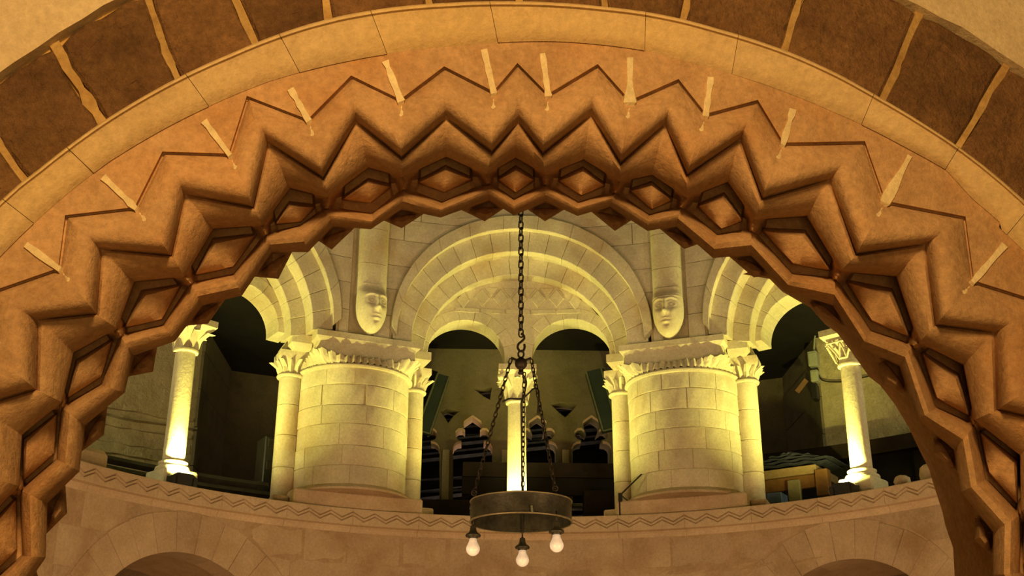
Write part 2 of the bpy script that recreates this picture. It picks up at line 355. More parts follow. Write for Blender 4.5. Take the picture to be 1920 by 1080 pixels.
for k, (a, b) in enumerate(JOINTS):                    # the pale pointing between them
    pts = []
    for s in range(8):
        u = s/7; th = lerp(th_of(*b), th_of(*a), u); r = lerp(r_out(th), r_ring(th), u); pts.append((th, r))
    wd = [random.uniform(.006, .011)*(1.5 if random.random() < .2 else 1) for _ in pts]
    v, f = grid(8, 4, lambda i, j: APW(pts[i][0]+(-wd[i], -wd[i], wd[i], wd[i])[j]*0.62, pts[i][1], (0.03, 0.001, 0.001, 0.03)[j]))
    mk('mortar_joint', v, f, 'bmortar', rel)

# hood mould
hood = root('hood_mould', APW(0, RO), 'smooth pale hood mould curving over the zigzag arch', 'moulding')
HJ = [-1.72, -1.5, -1.3, th_of(20, 385), th_of(150, 300), th_of(372, 172), th_of(540, 95), th_of(712, 65), th_of(926, 42), th_of(1210, 55), th_of(1378, 105), th_of(1627, 205), th_of(1780, 305), th_of(1905, 420), 1.3, 1.5, 1.72]
HP = [(1.0, 0.03), (1.0, -0.040), (0.97, -0.046), (0.92, -0.046), (0.88, -0.040), (0.70, -0.032), (0.5, -0.026), (0.3, -0.019), (0.16, -0.012), (0.07, -0.006), (0.0, -0.001), (0.0, 0.03)]
for k in range(len(HJ)-1):
    a, b = HJ[k]+0.0004, HJ[k+1]-0.0004; n = 14; od = random.uniform(-.003, .003)
    def fn(i, j):
        th = lerp(a, b, i/(n-1)); u, d = HP[j]
        q = APW(th, lerp(r_in(th)-0.004, r_out(th)+0.004, u), 0)
        return AP(*proj(q), d+(od if 0 < j < 11 else 0))
    v, f = grid(n, len(HP), fn); m_ = len(HP); f += [tuple(range(m_)), tuple((n-1)*m_+i for i in range(m_))]
    mk('hood_stone', v, f, 'hood', hood, True, 35)

# carved voussoirs
arch = root('zigzag_arch', APW(0, RO-0.2), 'orange sandstone entrance arch carved with zigzag rolls and sunk lozenges', 'arch')
WS = [0, .02, .08, .14, .19, .22, .25, .30, .35, .38, .42, .48, .55, .62, .7, .8, .9, .97, 1.0]
def turned(p, dth):                                     # a point of the arch face turned round the arch's centre
    th, r = polar(p); return tuple(proj(APW(th+dth, r)))
for k in (-2, -3, -4):                                  # the zigzag goes on below the frame
    d_ = th_of(*NODE[1][0])-th_of(*NODE[2][0])
    NODE[k] = tuple(turned(p, d_*(2-k)) for p in NODE[2]); PEAK[k] = tuple(turned(p, d_*(2-k)) for p in PEAK[2])
for k in (17, 18, 19):
    d_ = th_of(*NODE[13][0])-th_of(*NODE[12][0])
    NODE[k] = tuple(turned(p, d_*(k-12)) for p in NODE[12])
for k in (16, 17, 18): PEAK[k] = tuple(turned(p, d_*(k-12)) for p in PEAK[12])
def outward(p):                                        # unit pixel direction away from the arch's centre
    th, r = polar(p); q = proj(APW(th, r+0.05)); d = (q[0]-p[0], q[1]-p[1]); l = math.hypot(*d); return (d[0]/l, d[1]/l)
def col(nd, pk, wv, w0):
    B, D, Fp, H, I, J = nd; pB, pD, pF, pG1, pG2, pH, pI = pk
    ws = 0.2*wv+0.8*sst(0, 1, wv)
    b, d, fq = mix2(B, pB, wv), mix2(D, pD, wv), mix2(Fp, pF, wv)
    h, i = mix2(H, pH, ws), mix2(I, pI, ws)
    mid = mix2(Fp, H, .5); pm = mix2(pG1, pG2, .5); q_ = max(0, (wv-w0)/(1-w0)); cm = mix2(mid, pm, wv)
    g1, g2 = (cm[0]+(pG1[0]-pm[0])*q_, cm[1]+(pG1[1]-pm[1])*q_), (cm[0]+(pG2[0]-pm[0])*q_, cm[1]+(pG2[1]-pm[1])*q_)
    wn = 0.55; nt = mix2(I, pI, 0.2*wn+0.8*sst(0, 1, wn))
    j = mix2(J, nt, wv/wn) if wv < wn else i
    o = outward(b); off = lambda p, k: (p[0]+o[0]*k, p[1]+o[1]*k)
    rf = sst(w0-.01, w0+.05, wv); hol = lerp(.135, .250, sst(0, .22, wv)); rc = 1-sst(.38, .55, wv); bf = 1-sst(.2, .38, wv)
    th, r = polar(b); a = proj(APW(th, r_in(th)-0.004))
    vd = 1-wv; vq = vd**.8
    R = [(a, 0), (mix2(a, b, .5), 0), (off(b, 4), 0), (off(b, 1.5), .014), (off(b, -2.5), .015), (off(b, -6), .004),
         (mix2(b, d, .12), .001), (mix2(b, d, .22), -.008), (mix2(b, d, .40), -.016), (mix2(b, d, .58), -.014),
         (mix2(b, d, .68), lerp(-.010, -.011, vd)), (mix2(b, d, .78), lerp(-.001, -.003, vd)), (mix2(b, d, .85), lerp(.009, .010, vq)), (mix2(b, d, .91), lerp(.020, .032, vq)), (mix2(b, d, .95), lerp(.028, .060, vq)), (mix2(b, d, .98), lerp(.034, .088, vq)),
         (d, lerp(.036, .058, vd)), (mix2(d, fq, .08), lerp(.034, .054, vd)), (mix2(d, fq, .3), lerp(.042, .058, vd)), (mix2(d, fq, .6), lerp(.064, .074, vd)), (mix2(d, fq, .86), .098), (fq, .122),
         (mix2(fq, g1, .12), lerp(.15, hol, rf)), (mix2(fq, g1, .8), hol), (off(g1, -1.5*rf), lerp(hol, .172, rf)), (off(mix2(g1, g2, .1), -2*rf), lerp(hol, .160, rf)), (mix2(g1, g2, .55), lerp(hol, .172, rf)),
         (g2, lerp(hol, .198, rf)), (off(mix2(g2, h, .10), -1), lerp(hol+.005, .262, rf)), (mix2(g2, h, .75), lerp(hol, .262, rf)),
         (h, .205), (mix2(h, i, .12), .178), (mix2(h, i, .34), .165), (mix2(h, i, .58), .172), (mix2(h, i, .82), .200), (i, .245)]
    R += [(mix2(i, j, .08), lerp(.27, .37, rc)), (mix2(i, j, .34), lerp(.29, .385, rc)), (mix2(i, j, .46), lerp(.30, lerp(.385, .285, bf), rc)),
          (mix2(i, j, .70), lerp(.32, lerp(.39, .272, bf), rc)), (mix2(i, j, .92), lerp(.34, lerp(.40, .305, bf), rc)), (j, .40), (off(j, 5), .46)]
    return [AP(p[0], p[1], dd) for p, dd in R]
for k in range(-4, 19):
    cols = [col(NODE[k], PEAK[k], x, .36 if 4 <= k <= 10 else .20) for x in WS]+[col(NODE[k+1], PEAK[k], x, .36 if 4 <= k <= 10 else .20) for x in WS[-2::-1]]
    nv = len(cols[0]); v, f = grid(len(cols), nv, lambda i, j: cols[i][j])
    nb = len(v)                                         # body behind the carved face
    bk = [[c[0]+AN*.40, c[-1]+AN*.10] for c in (cols[0], cols[len(WS)-1], cols[-1])]
    for c in bk: v += c
    o = mk('voussoir', v, f, 'arch', arch, True, 48)
for k in range(0, 16):                                  # pale pointing in the joints
    nd = NODE[k]; o_ = outward(nd[0]); t_ = (-o_[1], o_[0])
    th, r = polar(nd[0]); a = proj(APW(th, r_in(th)-0.004))
    st = random.uniform(.05, .3)
    path = [(mix2(a, nd[0], s), -.004) for s in np.linspace(st, 1, 7)]+[(mix2(nd[0], nd[1], s), d) for s, d in ((.06, .004), (.13, .0), (.22, -.010), (.30, -.009))]
    wd = [random.uniform(5, 9) for _ in range(7)]+[7, 6, 5, 3]
    if k in (9,): wd[4:9] = [8, 12, 15, 11, 7]
    if k in (12,): wd[2:8] = [7, 10, 13, 14, 12, 8]
    v, f = grid(len(path), 4, lambda i, j: AP(path[i][0][0]+t_[0]*wd[i]*(-1, -.8, .8, 1)[j], path[i][0][1]+t_[1]*wd[i]*(-1, -.8, .8, 1)[j], path[i][1]+(.018, 0, 0, .018)[j]))
    mk('mortar_joint', v, f, 'mortar', arch)
    path = [(mix2(nd[0], nd[1], s), d) for s, d in ((.32, -.009), (.42, -.006), (.55, .010), (.66, .029), (.76, .050))]
    wd = [4, 8, 9, 7, 4]
    v, f = grid(len(path), 4, lambda i, j: AP(path[i][0][0]+t_[0]*wd[i]*(-1, -.7, .7, 1)[j], path[i][0][1]+t_[1]*wd[i]*(-1, -.7, .7, 1)[j], path[i][1]+(.02, 0, 0, .02)[j]))
    mk('mortar_joint', v, f, 'omortar', arch)

# plain lining of the archway behind the carving
SE = [(1392, 514), (1443, 523), (1467, 547), (1493, 562), (1520, 577), (1547, 608), (1570, 625), (1597, 660), (1630, 707), (1650, 722), (1677, 757), (1703, 800), (1727, 850), (1742, 880), (1750, 907), (1767, 960), (1773, 987), (1787, 1027), (1790, 1080), (1800, 1200)]
IN = [(1420, 505), (1470, 520), (1500, 530), (1540, 560), (1580, 580), (1620, 610), (1650, 640), (1690, 680), (1720, 730), (1745, 760), (1775, 800), (1800, 840), (1825, 880), (1840, 910), (1850, 930), (1870, 970), (1880, 995), (1890, 1040), (1900, 1090), (1930, 1200)]
v, f = grid(len(SE), 4, lambda i, j: (AP(*IN[i], .40), AP(*mix2(IN[i], SE[i], .5), .60), AP(*SE[i], .80), AP(SE[i][0]+60, SE[i][1]-20, 1.0))[j])
lin = mk('wall_archway_lining', v, f, 'arch', None, True, 40); tag(lin, 'plain orange stone lining of the archway beside its carved right side', kind='structure')

# ================================================================== NAVE RING: floor, lower wall, string course
def disc(name, z, r0, r1, mt, label, n=48, t0=0, t1=2*math.pi, thick=0.1):
    prof = [(r0, z), (r1, z), (r1, z-thick), (r0, z-thick)]
    v, f = grid(n+1, 4, lambda i, j: pol(lerp(t0, t1, i/n), prof[j][0], prof[j][1]))
    for i in range(n): f.append((i*4+3, (i+1)*4+3, (i+1)*4, i*4))
    return tag(mk(name, v, f, mt), label, kind='structure')
disc('floor', 0.0, 0.0, 7.5, 'drumj', 'stone floor of the round nave')
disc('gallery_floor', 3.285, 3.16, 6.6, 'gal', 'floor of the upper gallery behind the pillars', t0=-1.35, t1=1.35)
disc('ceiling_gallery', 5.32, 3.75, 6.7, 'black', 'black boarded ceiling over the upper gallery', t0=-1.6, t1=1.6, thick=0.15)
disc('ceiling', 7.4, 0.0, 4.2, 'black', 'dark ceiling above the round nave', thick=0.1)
RW = 3.11
def cblock(a_s, s0, s1, z0, z1, Rr, clip=None, gap=0.0025, d=0.005, back=0.06, nz=4, ns=4, jit=0.0):
    # a block of a curved wall: s in metres along the ring, clipped by circles (cs, cz, r)
    rows = []
    for i in range(nz+1):
        z = lerp(z0+gap, z1-gap, i/nz); a, b = s0+gap, s1-gap
        for cs, cz, r in clip or []:
            if abs(z-cz) < r or z < cz:
                h = math.sqrt(max(0, r*r-max(0, z-cz)**2)) if z > cz else r
                if a < cs-h and b > cs-h: b = cs-h if (cs-h)-a > b-(cs+h) else b
                if b > cs+h and a < cs+h and a >= cs-h-1e-6: a = cs+h
                if a >= cs-h-1e-6 and b <= cs+h+1e-6: a = b = None
                if a is None: break
                if a < cs-h and b > cs+h: b = cs-h
            if a is None: break
        if a is not None and b-a > 0.012: rows.append((z, a, b))
    if len(rows) < 2: return None
    dd = d+random.uniform(-jit, jit)
    nv_ = ns+1; v = []; f = []
    for z, a, b in rows:
        e = z in (rows[0][0], rows[-1][0])
        for k in range(nv_):
            s = lerp(a, b, k/ns); edge = e or k in (0, ns)
            v.append(pol(a_s+s/Rr, Rr-dd+(0.005 if edge else 0), z))
    n = len(v); nr = len(rows)
    for i in range(nr-1):
        for k in range(ns): f.append((i*nv_+k, i*nv_+k+1, (i+1)*nv_+k+1, (i+1)*nv_+k))
    loop = [k for k in range(nv_)]+[(i+1)*nv_-1 for i in range(1, nr)]+[(nr-1)*nv_+k for k in range(ns-1, -1, -1)]+[i*nv_ for i in range(nr-2, 0, -1)]
    for k in loop:
        x, y, z = v[k]; g = (Rr+back)/math.hypot(x, y); v.append((x*g, y*g, z))
    L = len(loop)
    for i in range(L): f.append((loop[i], loop[(i+1) % L], n+(i+1) % L, n+i))
    return v, f
ARC = [(sg*R_(44.2 if sg < 0 else 43.0)*RW, 2.20, 0.685) for sg in (-1, 1)]
ARCX = [(c, z, r+0.26) for c, z, r in ARC]
# bed of the wall behind the stones
mb = MB(); RS = [0.4+i*0.0686 for i in range(41)]
for i in range(40):
    z0, z1 = RS[i], RS[i+1]
    segs = []
    def hw(z, r): return math.sqrt(max(0, r*r-max(0, z-2.20)**2))
    cuts0 = [(-3.6, ARC[0][0]-hw(z0, .73), ARC[0][0]-hw(z1, .73)), (ARC[0][0]+hw(z0, .73), ARC[1][0]-hw(z0, .73), None)]
    ends = [(-3.6, -3.6, ARC[0][0]-hw(z0, .73), ARC[0][0]-hw(z1, .73)), (ARC[0][0]+hw(z0, .73), ARC[0][0]+hw(z1, .73), ARC[1][0]-hw(z0, .73), ARC[1][0]-hw(z1, .73)), (ARC[1][0]+hw(z0, .73), ARC[1][0]+hw(z1, .73), 3.6, 3.6)]
    for a0, a1, b0, b1 in ends:
        n = 16
        v, f = grid(n+1, 2, lambda q, j: pol((lerp(a0, b0, q/n) if j == 0 else lerp(a1, b1, q/n))/RW, RW+0.002, (z0, z1)[j])); mb.add(v, f)
wl = mb.build('wall_lower', 'drumj'); tag(wl, 'curved lower wall of warm squared stones under the string course', kind='structure')
zz = [3.145, 2.93, 2.69, 2.46, 2.24, 2.0]
for ci in range(len(zz)-1):
    s = -3.35+random.uniform(0, .2)
    while s < 3.3:
        wd = random.uniform(.30, .52)
        b = cblock(0, s, s+wd, zz[ci+1], zz[ci], RW, ARCX, jit=0.004)
        if b: mk('stone_block', b[0], b[1], 'drum', wl)
        s += wd
for cs, cz, r in ARC:                                    # voussoirs and deep soffit of the two lower arches
    n = 15
    for k in range(n):
        a0, a1 = lerp(-1.45, 1.45, k/n)+.001, lerp(-1.45, 1.45, (k+1)/n)-.001; ro = r+0.255+random.uniform(-.012, .012)
        pl_ = [(cs+r*math.sin(lerp(a0, a1, q/3)), cz+r*math.cos(lerp(a0, a1, q/3))) for q in range(4)]+[(cs+ro*math.sin(lerp(a1, a0, q/3)), cz+ro*math.cos(lerp(a1, a0, q/3))) for q in range(4)]
        v, f = prism(pl_, lambda x, y, d: pol(x/RW, RW+d, y), -.005+random.uniform(-.002, .002), 0.22, .003)
        mk('voussoir', v, f, 'drum', wl)
    v, f = grid(25, 3, lambda i, j: pol((cs+(r+.012)*math.sin(lerp(-1.57, 1.57, i/24)))/RW*(1, 1, 1)[j], RW+(0.2, 0.5, 0.9)[j], cz+(r+.012)*math.cos(lerp(-1.57, 1.57, i/24))))
    mk('arch_soffit', v, f, 'drumj', wl)
# ambulatory wall far behind, closes the lower arches
v, f = grid(49, 2, lambda i, j: pol(lerp(-1.45, 1.45, i/48), 5.4, (0.0, 3.19)[j])); aw = mk('wall_ambulatory', v, f, 'drumj'); tag(aw, 'warm outer wall seen under the lower arches', kind='structure')

# string course: carved zigzag ledge, stone by stone
strc = root('string_course', pol(0, 3.05, 3.2), 'carved ledge with incised zigzag running round below the pillars', 'ledge')
def zigstone(a0, a1, nz=3):
    per = 8; n = nz*per; P = []
    for i in range(n+1):
        u = i/per; tri = abs((u % 1)*2-1); z = 3.222+tri*0.040; P.append((lerp(a0, a1, i/n), z))
    rowsd = [(None, 3.300, .30, 0), (None, 3.300, 0.004, 0), (None, 3.294, 0, 0), (0.019, 0, 0, 0), (.0135, 0, .016, 0), (.008, 0, 0, 0), (-.004, 0, 0, 0), (-.0095, 0, .016, 0), (-.015, 0, 0, 0), (None, 3.192, 0, 0), (None, 3.187, .005, 0), (None, 3.182, .040, 0), (None, 3.168, .052, 0), (None, 3.142, .058, 0), (None, 3.138, .07, 0), (None, 3.138, .12, 0)]
    def fn(i, j):
        a, z = P[i]; dz, za, d, _ = rowsd[j]
        return pol(a, 3.05+d, za if dz is None else z+dz)
    v, f = grid(n+1, len(rowsd), fn); k = len(rowsd); f += [tuple(range(k)), tuple(n*k+q for q in range(k))]
    return v, f
A9 = R_(9.0); first = None
for k in range(-7, 8):
    if first is None:
        v, f = zigstone(-A9/2+.0003, A9/2-.0003); first = mk('ledge_stone', v, f, 'ledge', strc); o = first
    else:
        o = first.copy(); COL.objects.link(o)
    o.matrix_basis = Matrix.Identity(4)
    o.rotation_euler = (0, 0, -k*A9)
    o.matrix_parent_inverse = strc.matrix_basis.inverted()

# ================================================================== UPPER ARCADE (triforium)
ZTOP = 6.9
def bay(alpha, label, sg=0, which=(-1, 1)):
    bayr = root('triforium_arch', pol(alpha, 3.1, 4.6), label, 'arch', 'three order arches of the upper arcade')
    def fm(Rr): return lambda x, y, d: pol(alpha+x/3.1, Rr+d, y)
    def ringstones(name, n, cA, cB, v0, v1, a_lo=-1.57, a_hi=1.57, mt='lime', ch=.004, jit=.002, gap=.0012, nq=3, Rm=3.1):
        for k in range(n):
            a0, a1 = lerp(a_lo, a_hi, k/n)+gap, lerp(a_lo, a_hi, (k+1)/n)-gap
            pl_ = [(cA[0]+cA[2]*math.sin(lerp(a0, a1, q/nq)), cA[1]+cA[2]*math.cos(lerp(a0, a1, q/nq))) for q in range(nq+1)]
            pl_ += [(cB[0]+cB[2]*math.sin(lerp(a1, a0, q/nq)), cB[1]+cB[2]*math.cos(lerp(a1, a0, q/nq))) for q in range(nq+1)]
            v, f = prism(pl_, lambda x, y, d: pol(alpha+x/Rm, Rm+d, y), v0-Rm+random.uniform(-jit, jit), v1-Rm, ch)
            mk(name, v, f, mt, bayr)
    E1, E2, E3, HO = (0.015, 4.63, .966), (0.008, 4.587, .834), (.015, 4.56, .716), (.025, 4.70, 1.018)
    ringstones('hood_stone', 11, E1, HO, 3.045, 3.13, ch=.005, gap=.0006, nq=6, jit=.0005)
    ringstones('voussoir', 19, E2, (0.015, 4.62, .985), 3.10, 3.30, nq=3)
    ringstones('voussoir', 17, E3, (0.010, 4.585, .85), 3.235, 3.42, nq=3)
    # tympanum with two small arches
    TY = 3.35; subs = [(-.400, 4.61, .306), (.428, 4.63, .306)]
    for cs, cz, r in subs:
        ringstones('small_voussoir', 9, (cs, cz, r), (cs, cz, .40), TY, 3.57, a_lo=-1.62, a_hi=1.62, ch=.004, gap=.002, Rm=TY)
    # panel above the small arches
    rows = [4.60+i*(.69/34) for i in range(35)]
    def spans(z):
        out = math.sqrt(max(0, .76**2-max(0, z-4.56)**2)); s = [(-out, out)]
        for cs, cz, r in subs:
            h = math.sqrt(max(0, .33**2-(z-cz)**2)) if abs(z-cz) < .33 else 0
            if h:
                ns = []
                for a, b in s:
                    if cs-h > a: ns.append((a, min(b, cs-h)))
                    if cs+h < b: ns.append((max(a, cs+h), b))
                s = ns
        return [(a, b) for a, b in s if b-a > .004]
    mb = MB()
    for i in range(34):
        s0, s1 = spans(rows[i]), spans(rows[i+1])
        if len(s0) != len(s1): s0 = s1 if len(s1) < len(s0) else s0; s1 = s0
        for (a0, b0), (a1, b1) in zip(s0, s1):
            n = 8
            v, f = grid(n+1, 4, lambda q, j: pol(alpha+(lerp(a0, b0, q/n) if j in (0, 3) else lerp(a1, b1, q/n))/TY, TY+(.006, .006, .2, .2)[j], (rows[i], rows[i+1], rows[i+1], rows[i])[j])); mb.add(v, f)
    mb.build('tympanum', 'lime', bayr)
    # slab course and lozenge stones
    for k in range(5):
        a, b = -.50+k*.204, -.50+(k+1)*.204
        v, f = prism([(a+.004, 4.985), (b-.004, 4.985), (b-.004, 5.02), (a+.004, 5.02)], lambda x, y, d: pol(alpha+x/TY, TY+d, y), -.004+random.uniform(-.003, .002), .05, .004); mk('slab', v, f, 'lime', bayr)
    for k in range(-3, 4):
        cx = k*.150+.02; hwid = .062; zc = 5.115
        if abs(k) == 3: hwid = .05; zc = 5.09
        v, f = prism([(cx, zc-.08), (cx+hwid, zc), (cx, zc+.08), (cx-hwid, zc)], lambda x, y, d: pol(alpha+x/TY, TY+d, y), -.010, .05, .005); mk('lozenge_stone', v, f, 'lime', bayr)
        if abs(k) < 3:
            v, f = prism([(cx+.075, zc+.012), (cx+.075+.058, zc+.09), (cx+.075-.058, zc+.09)], lambda x, y, d: pol(alpha+x/TY, TY+d, y), -.006, .05, .005); mk('lozenge_stone', v, f, 'lime', bayr)
    # springer between the small arches, down to the column's abacus
    v, f = prism([(-.085, 4.50), (.115, 4.50), (.122, 4.60), (.05, 4.66), (-.03, 4.66), (-.094, 4.60)], lambda x, y, d: pol(alpha+x/TY, TY+d, y), .0, .22, .004)
    mk('springer', v, f, 'lime', bayr)
    return bayr
B0 = bay(0.0, 'central three order arch framing two dark openings behind the hanging chain')
B1 = bay(-R_(45), 'left three order arch partly hidden by the carved entrance arch')
B2 = bay(R_(45), 'right three order arch partly hidden by the carved entrance arch')

# wall above the arches: bed plus squared stones between hoods and corbel shafts
mb = MB()
HOa = (.025, 4.70, 1.0)
for k in range(-1, 2):
    al = k*R_(45)
    for i in range(22):
        z0, z1 = lerp(4.58, ZTOP, i/22), lerp(4.58, ZTOP, (i+1)/22)
        def h(z): return math.sqrt(max(0, 1.0-max(0, z-4.70)**2)) if z < 5.70 else 0
        for s_ in (-1, 1):
            a0, a1 = s_*h(z0)+.025*(1 if h(z0) else 0), s_*h(z1)+.025*(1 if h(z1) else 0); E_ = s_*R_(22.5)*3.1
            v, f = grid(7, 4, lambda q, j: pol(al+(lerp(a0, E_, q/6) if j in (0, 3) else lerp(a1, E_, q/6))/3.1, 3.1+(.012, .012, .30, .30)[j], (z0, z1, z1, z0)[j])); mb.add(v, f)
wu = mb.build('wall_upper', 'limej'); tag(wu, 'pale curved upper wall of squared stones over the arcade', kind='structure')
zc = [4.58, 4.80, 5.02, 5.22, 5.44, 5.62, 5.82, 6.05, 6.3]
for k in range(-1, 2):
    al = k*R_(45)
    for ci in range(len(zc)-1):
        for s_ in (-1, 1):
            if ci < 6:
                b = cblock(al, *sorted((s_*.0, s_*1.12)), zc[ci], zc[ci+1], 3.1, [(.025, 4.70, 1.02)], gap=.003, d=.004, back=.06, ns=4, jit=.002)
                lim = 1.02*math.sqrt(max(0, 1-((zc[ci]-4.70)/1.02)**2)) if zc[ci] > 4.7 else 1.02
                xs = sorted([s_*1.12, s_*(lim*.5+.56)]) if lim < .85 else None
                if xs:
                    for q in (sorted((s_*.0, s_*(lim*.5+.56))), xs):
                        b = cblock(al, q[0], q[1], zc[ci], zc[ci+1], 3.1, [(.025, 4.70, 1.02)], gap=.003, d=.004, back=.06, jit=.004)
                        if b: mk('stone_block', b[0], b[1], 'lime', wu)
                elif b: mk('stone_block', b[0], b[1], 'lime', wu)
            else:
                for q in ((0, .36), (.36, .78), (.78, 1.12)):
                    b = cblock(al, *sorted((s_*q[0], s_*q[1])), zc[ci], zc[ci+1], 3.1, None, gap=.003, d=.004, back=.06, jit=.004)
                    if b: mk('stone_block', b[0], b[1], 'lime', wu)

# corbel shafts with carved heads
def corbel(alpha, label, turn, cap):
    r = root('corbel_shaft', pol(alpha, 3.05, 4.65), label, 'corbel')
    n = 9
    prof = [(-.115, 0.10), (-.115, .0), (-.112, -.035), (-.09, -.062), (-.04, -.072), (.04, -.072), (.09, -.062), (.112, -.035), (.115, .0), (.115, .10)]
    seg = [4.92, 5.17, 5.46, 5.78, 6.15, 6.6]
    for q in range(len(seg)-1):
        z0, z1 = seg[q]+.002, seg[q+1]-.002
        v, f = grid(len(prof), 2, lambda i, j: loc(alpha, prof[i][0]*(1+.05*((z0, z1)[j]-4.9)), 3.08+prof[i][1], (z0, z1)[j])); m_ = len(prof)
        f += [tuple(i*2 for i in range(m_)), tuple(i*2+1 for i in range(m_))]
        mk('shaft_stone', v, f, 'lime', r, True, 40)
    NX, NY = 45, 61; ZB, ZT = 4.605, 5.0
    def g(x, y, cx, cy, sx, sy): return math.exp(-((x-cx)/sx)**2-((y-cy)/sy)**2)
    def fn(i, j):
        yy = lerp(-1, 1, j/(NY-1))                       # chin -1, crown 1
        tb = max(0, (.2-yy)/1.2); hw = .118*max(.0, 1-tb**2.5)**.60*(1-.08*max(0, (yy-.2)/.8)**2)
        xx = lerp(-1, 1, i/(NX-1)); xs = math.sin(xx*math.pi/2)
        d = .125*math.sqrt(max(0, 1-abs(xs)**2.3))*(1-.42*max(0, yy)**2)*max(0, 1-tb**3)**.45
        X = xs-turn; e = .42; fe = max(0, 1-tb**4)
        d += .034*g(X, yy, 0, .18, .10, .32)+.042*g(X, yy, 0, -.12, .17, .10)         # nose
        d += .010*g(X, yy, -.14, -.15, .07, .05)+.010*g(X, yy, .14, -.15, .07, .05)
        for s_ in (-1, 1):
            ee = ((X-s_*.40)/.22)**2+((yy-.22)/.098)**2; q = math.sqrt(ee)
            d -= .028*g(X, yy, s_*.40, .22, .28, .15); d += .024*math.exp(-ee*1.5)+.009*math.exp(-((q-1.15)/.22)**2)-.006*math.exp(-((yy-.22)/.012)**2)*math.exp(-ee)
            yb = .47-.5*(X-s_*.42)**2; d += .013*math.exp(-((yy-yb)/.035)**2)*math.exp(-((X-s_*.42)/.36)**4)
            d += .010*g(X, yy, s_*.5, -.12, .22, .16)    # cheek
            d -= .018*g(X, yy, s_*.09, -.20, .04, .028)
        d += .014*g(X, yy, 0, -.36, .22, .035)-.020*g(X, yy, 0, -.42, .27, .024)+.016*g(X, yy, 0, -.49, .18, .04)
        d -= .012*g(X, yy, 0, -.58, .2, .05); d += .012*g(X, yy, 0, -.80, .25, .12)
        d = lerp(d, .052*max(0, 1-abs(xs)**4), sst(.45, 1.0, yy))
        if cap and yy > .52: d += .012*sst(.52, .56, yy)-.006*math.exp(-((yy-.62)/.02)**2)
        return loc(alpha, xs*hw, 3.05-max(d, -.02), lerp(ZB, ZT, (yy+1)/2)+.0)
    v, f = grid(NX, NY, fn)
    h = mk('carved_head', v, f, 'lime', r, True)
    return r
corbel(-R_(21.5), 'flat corbel shaft ending in a bare carved stone face above left pillar', .18, False)
corbel(R_(21.8), 'flat corbel shaft ending in a capped carved stone face above right pillar', -.02, True)

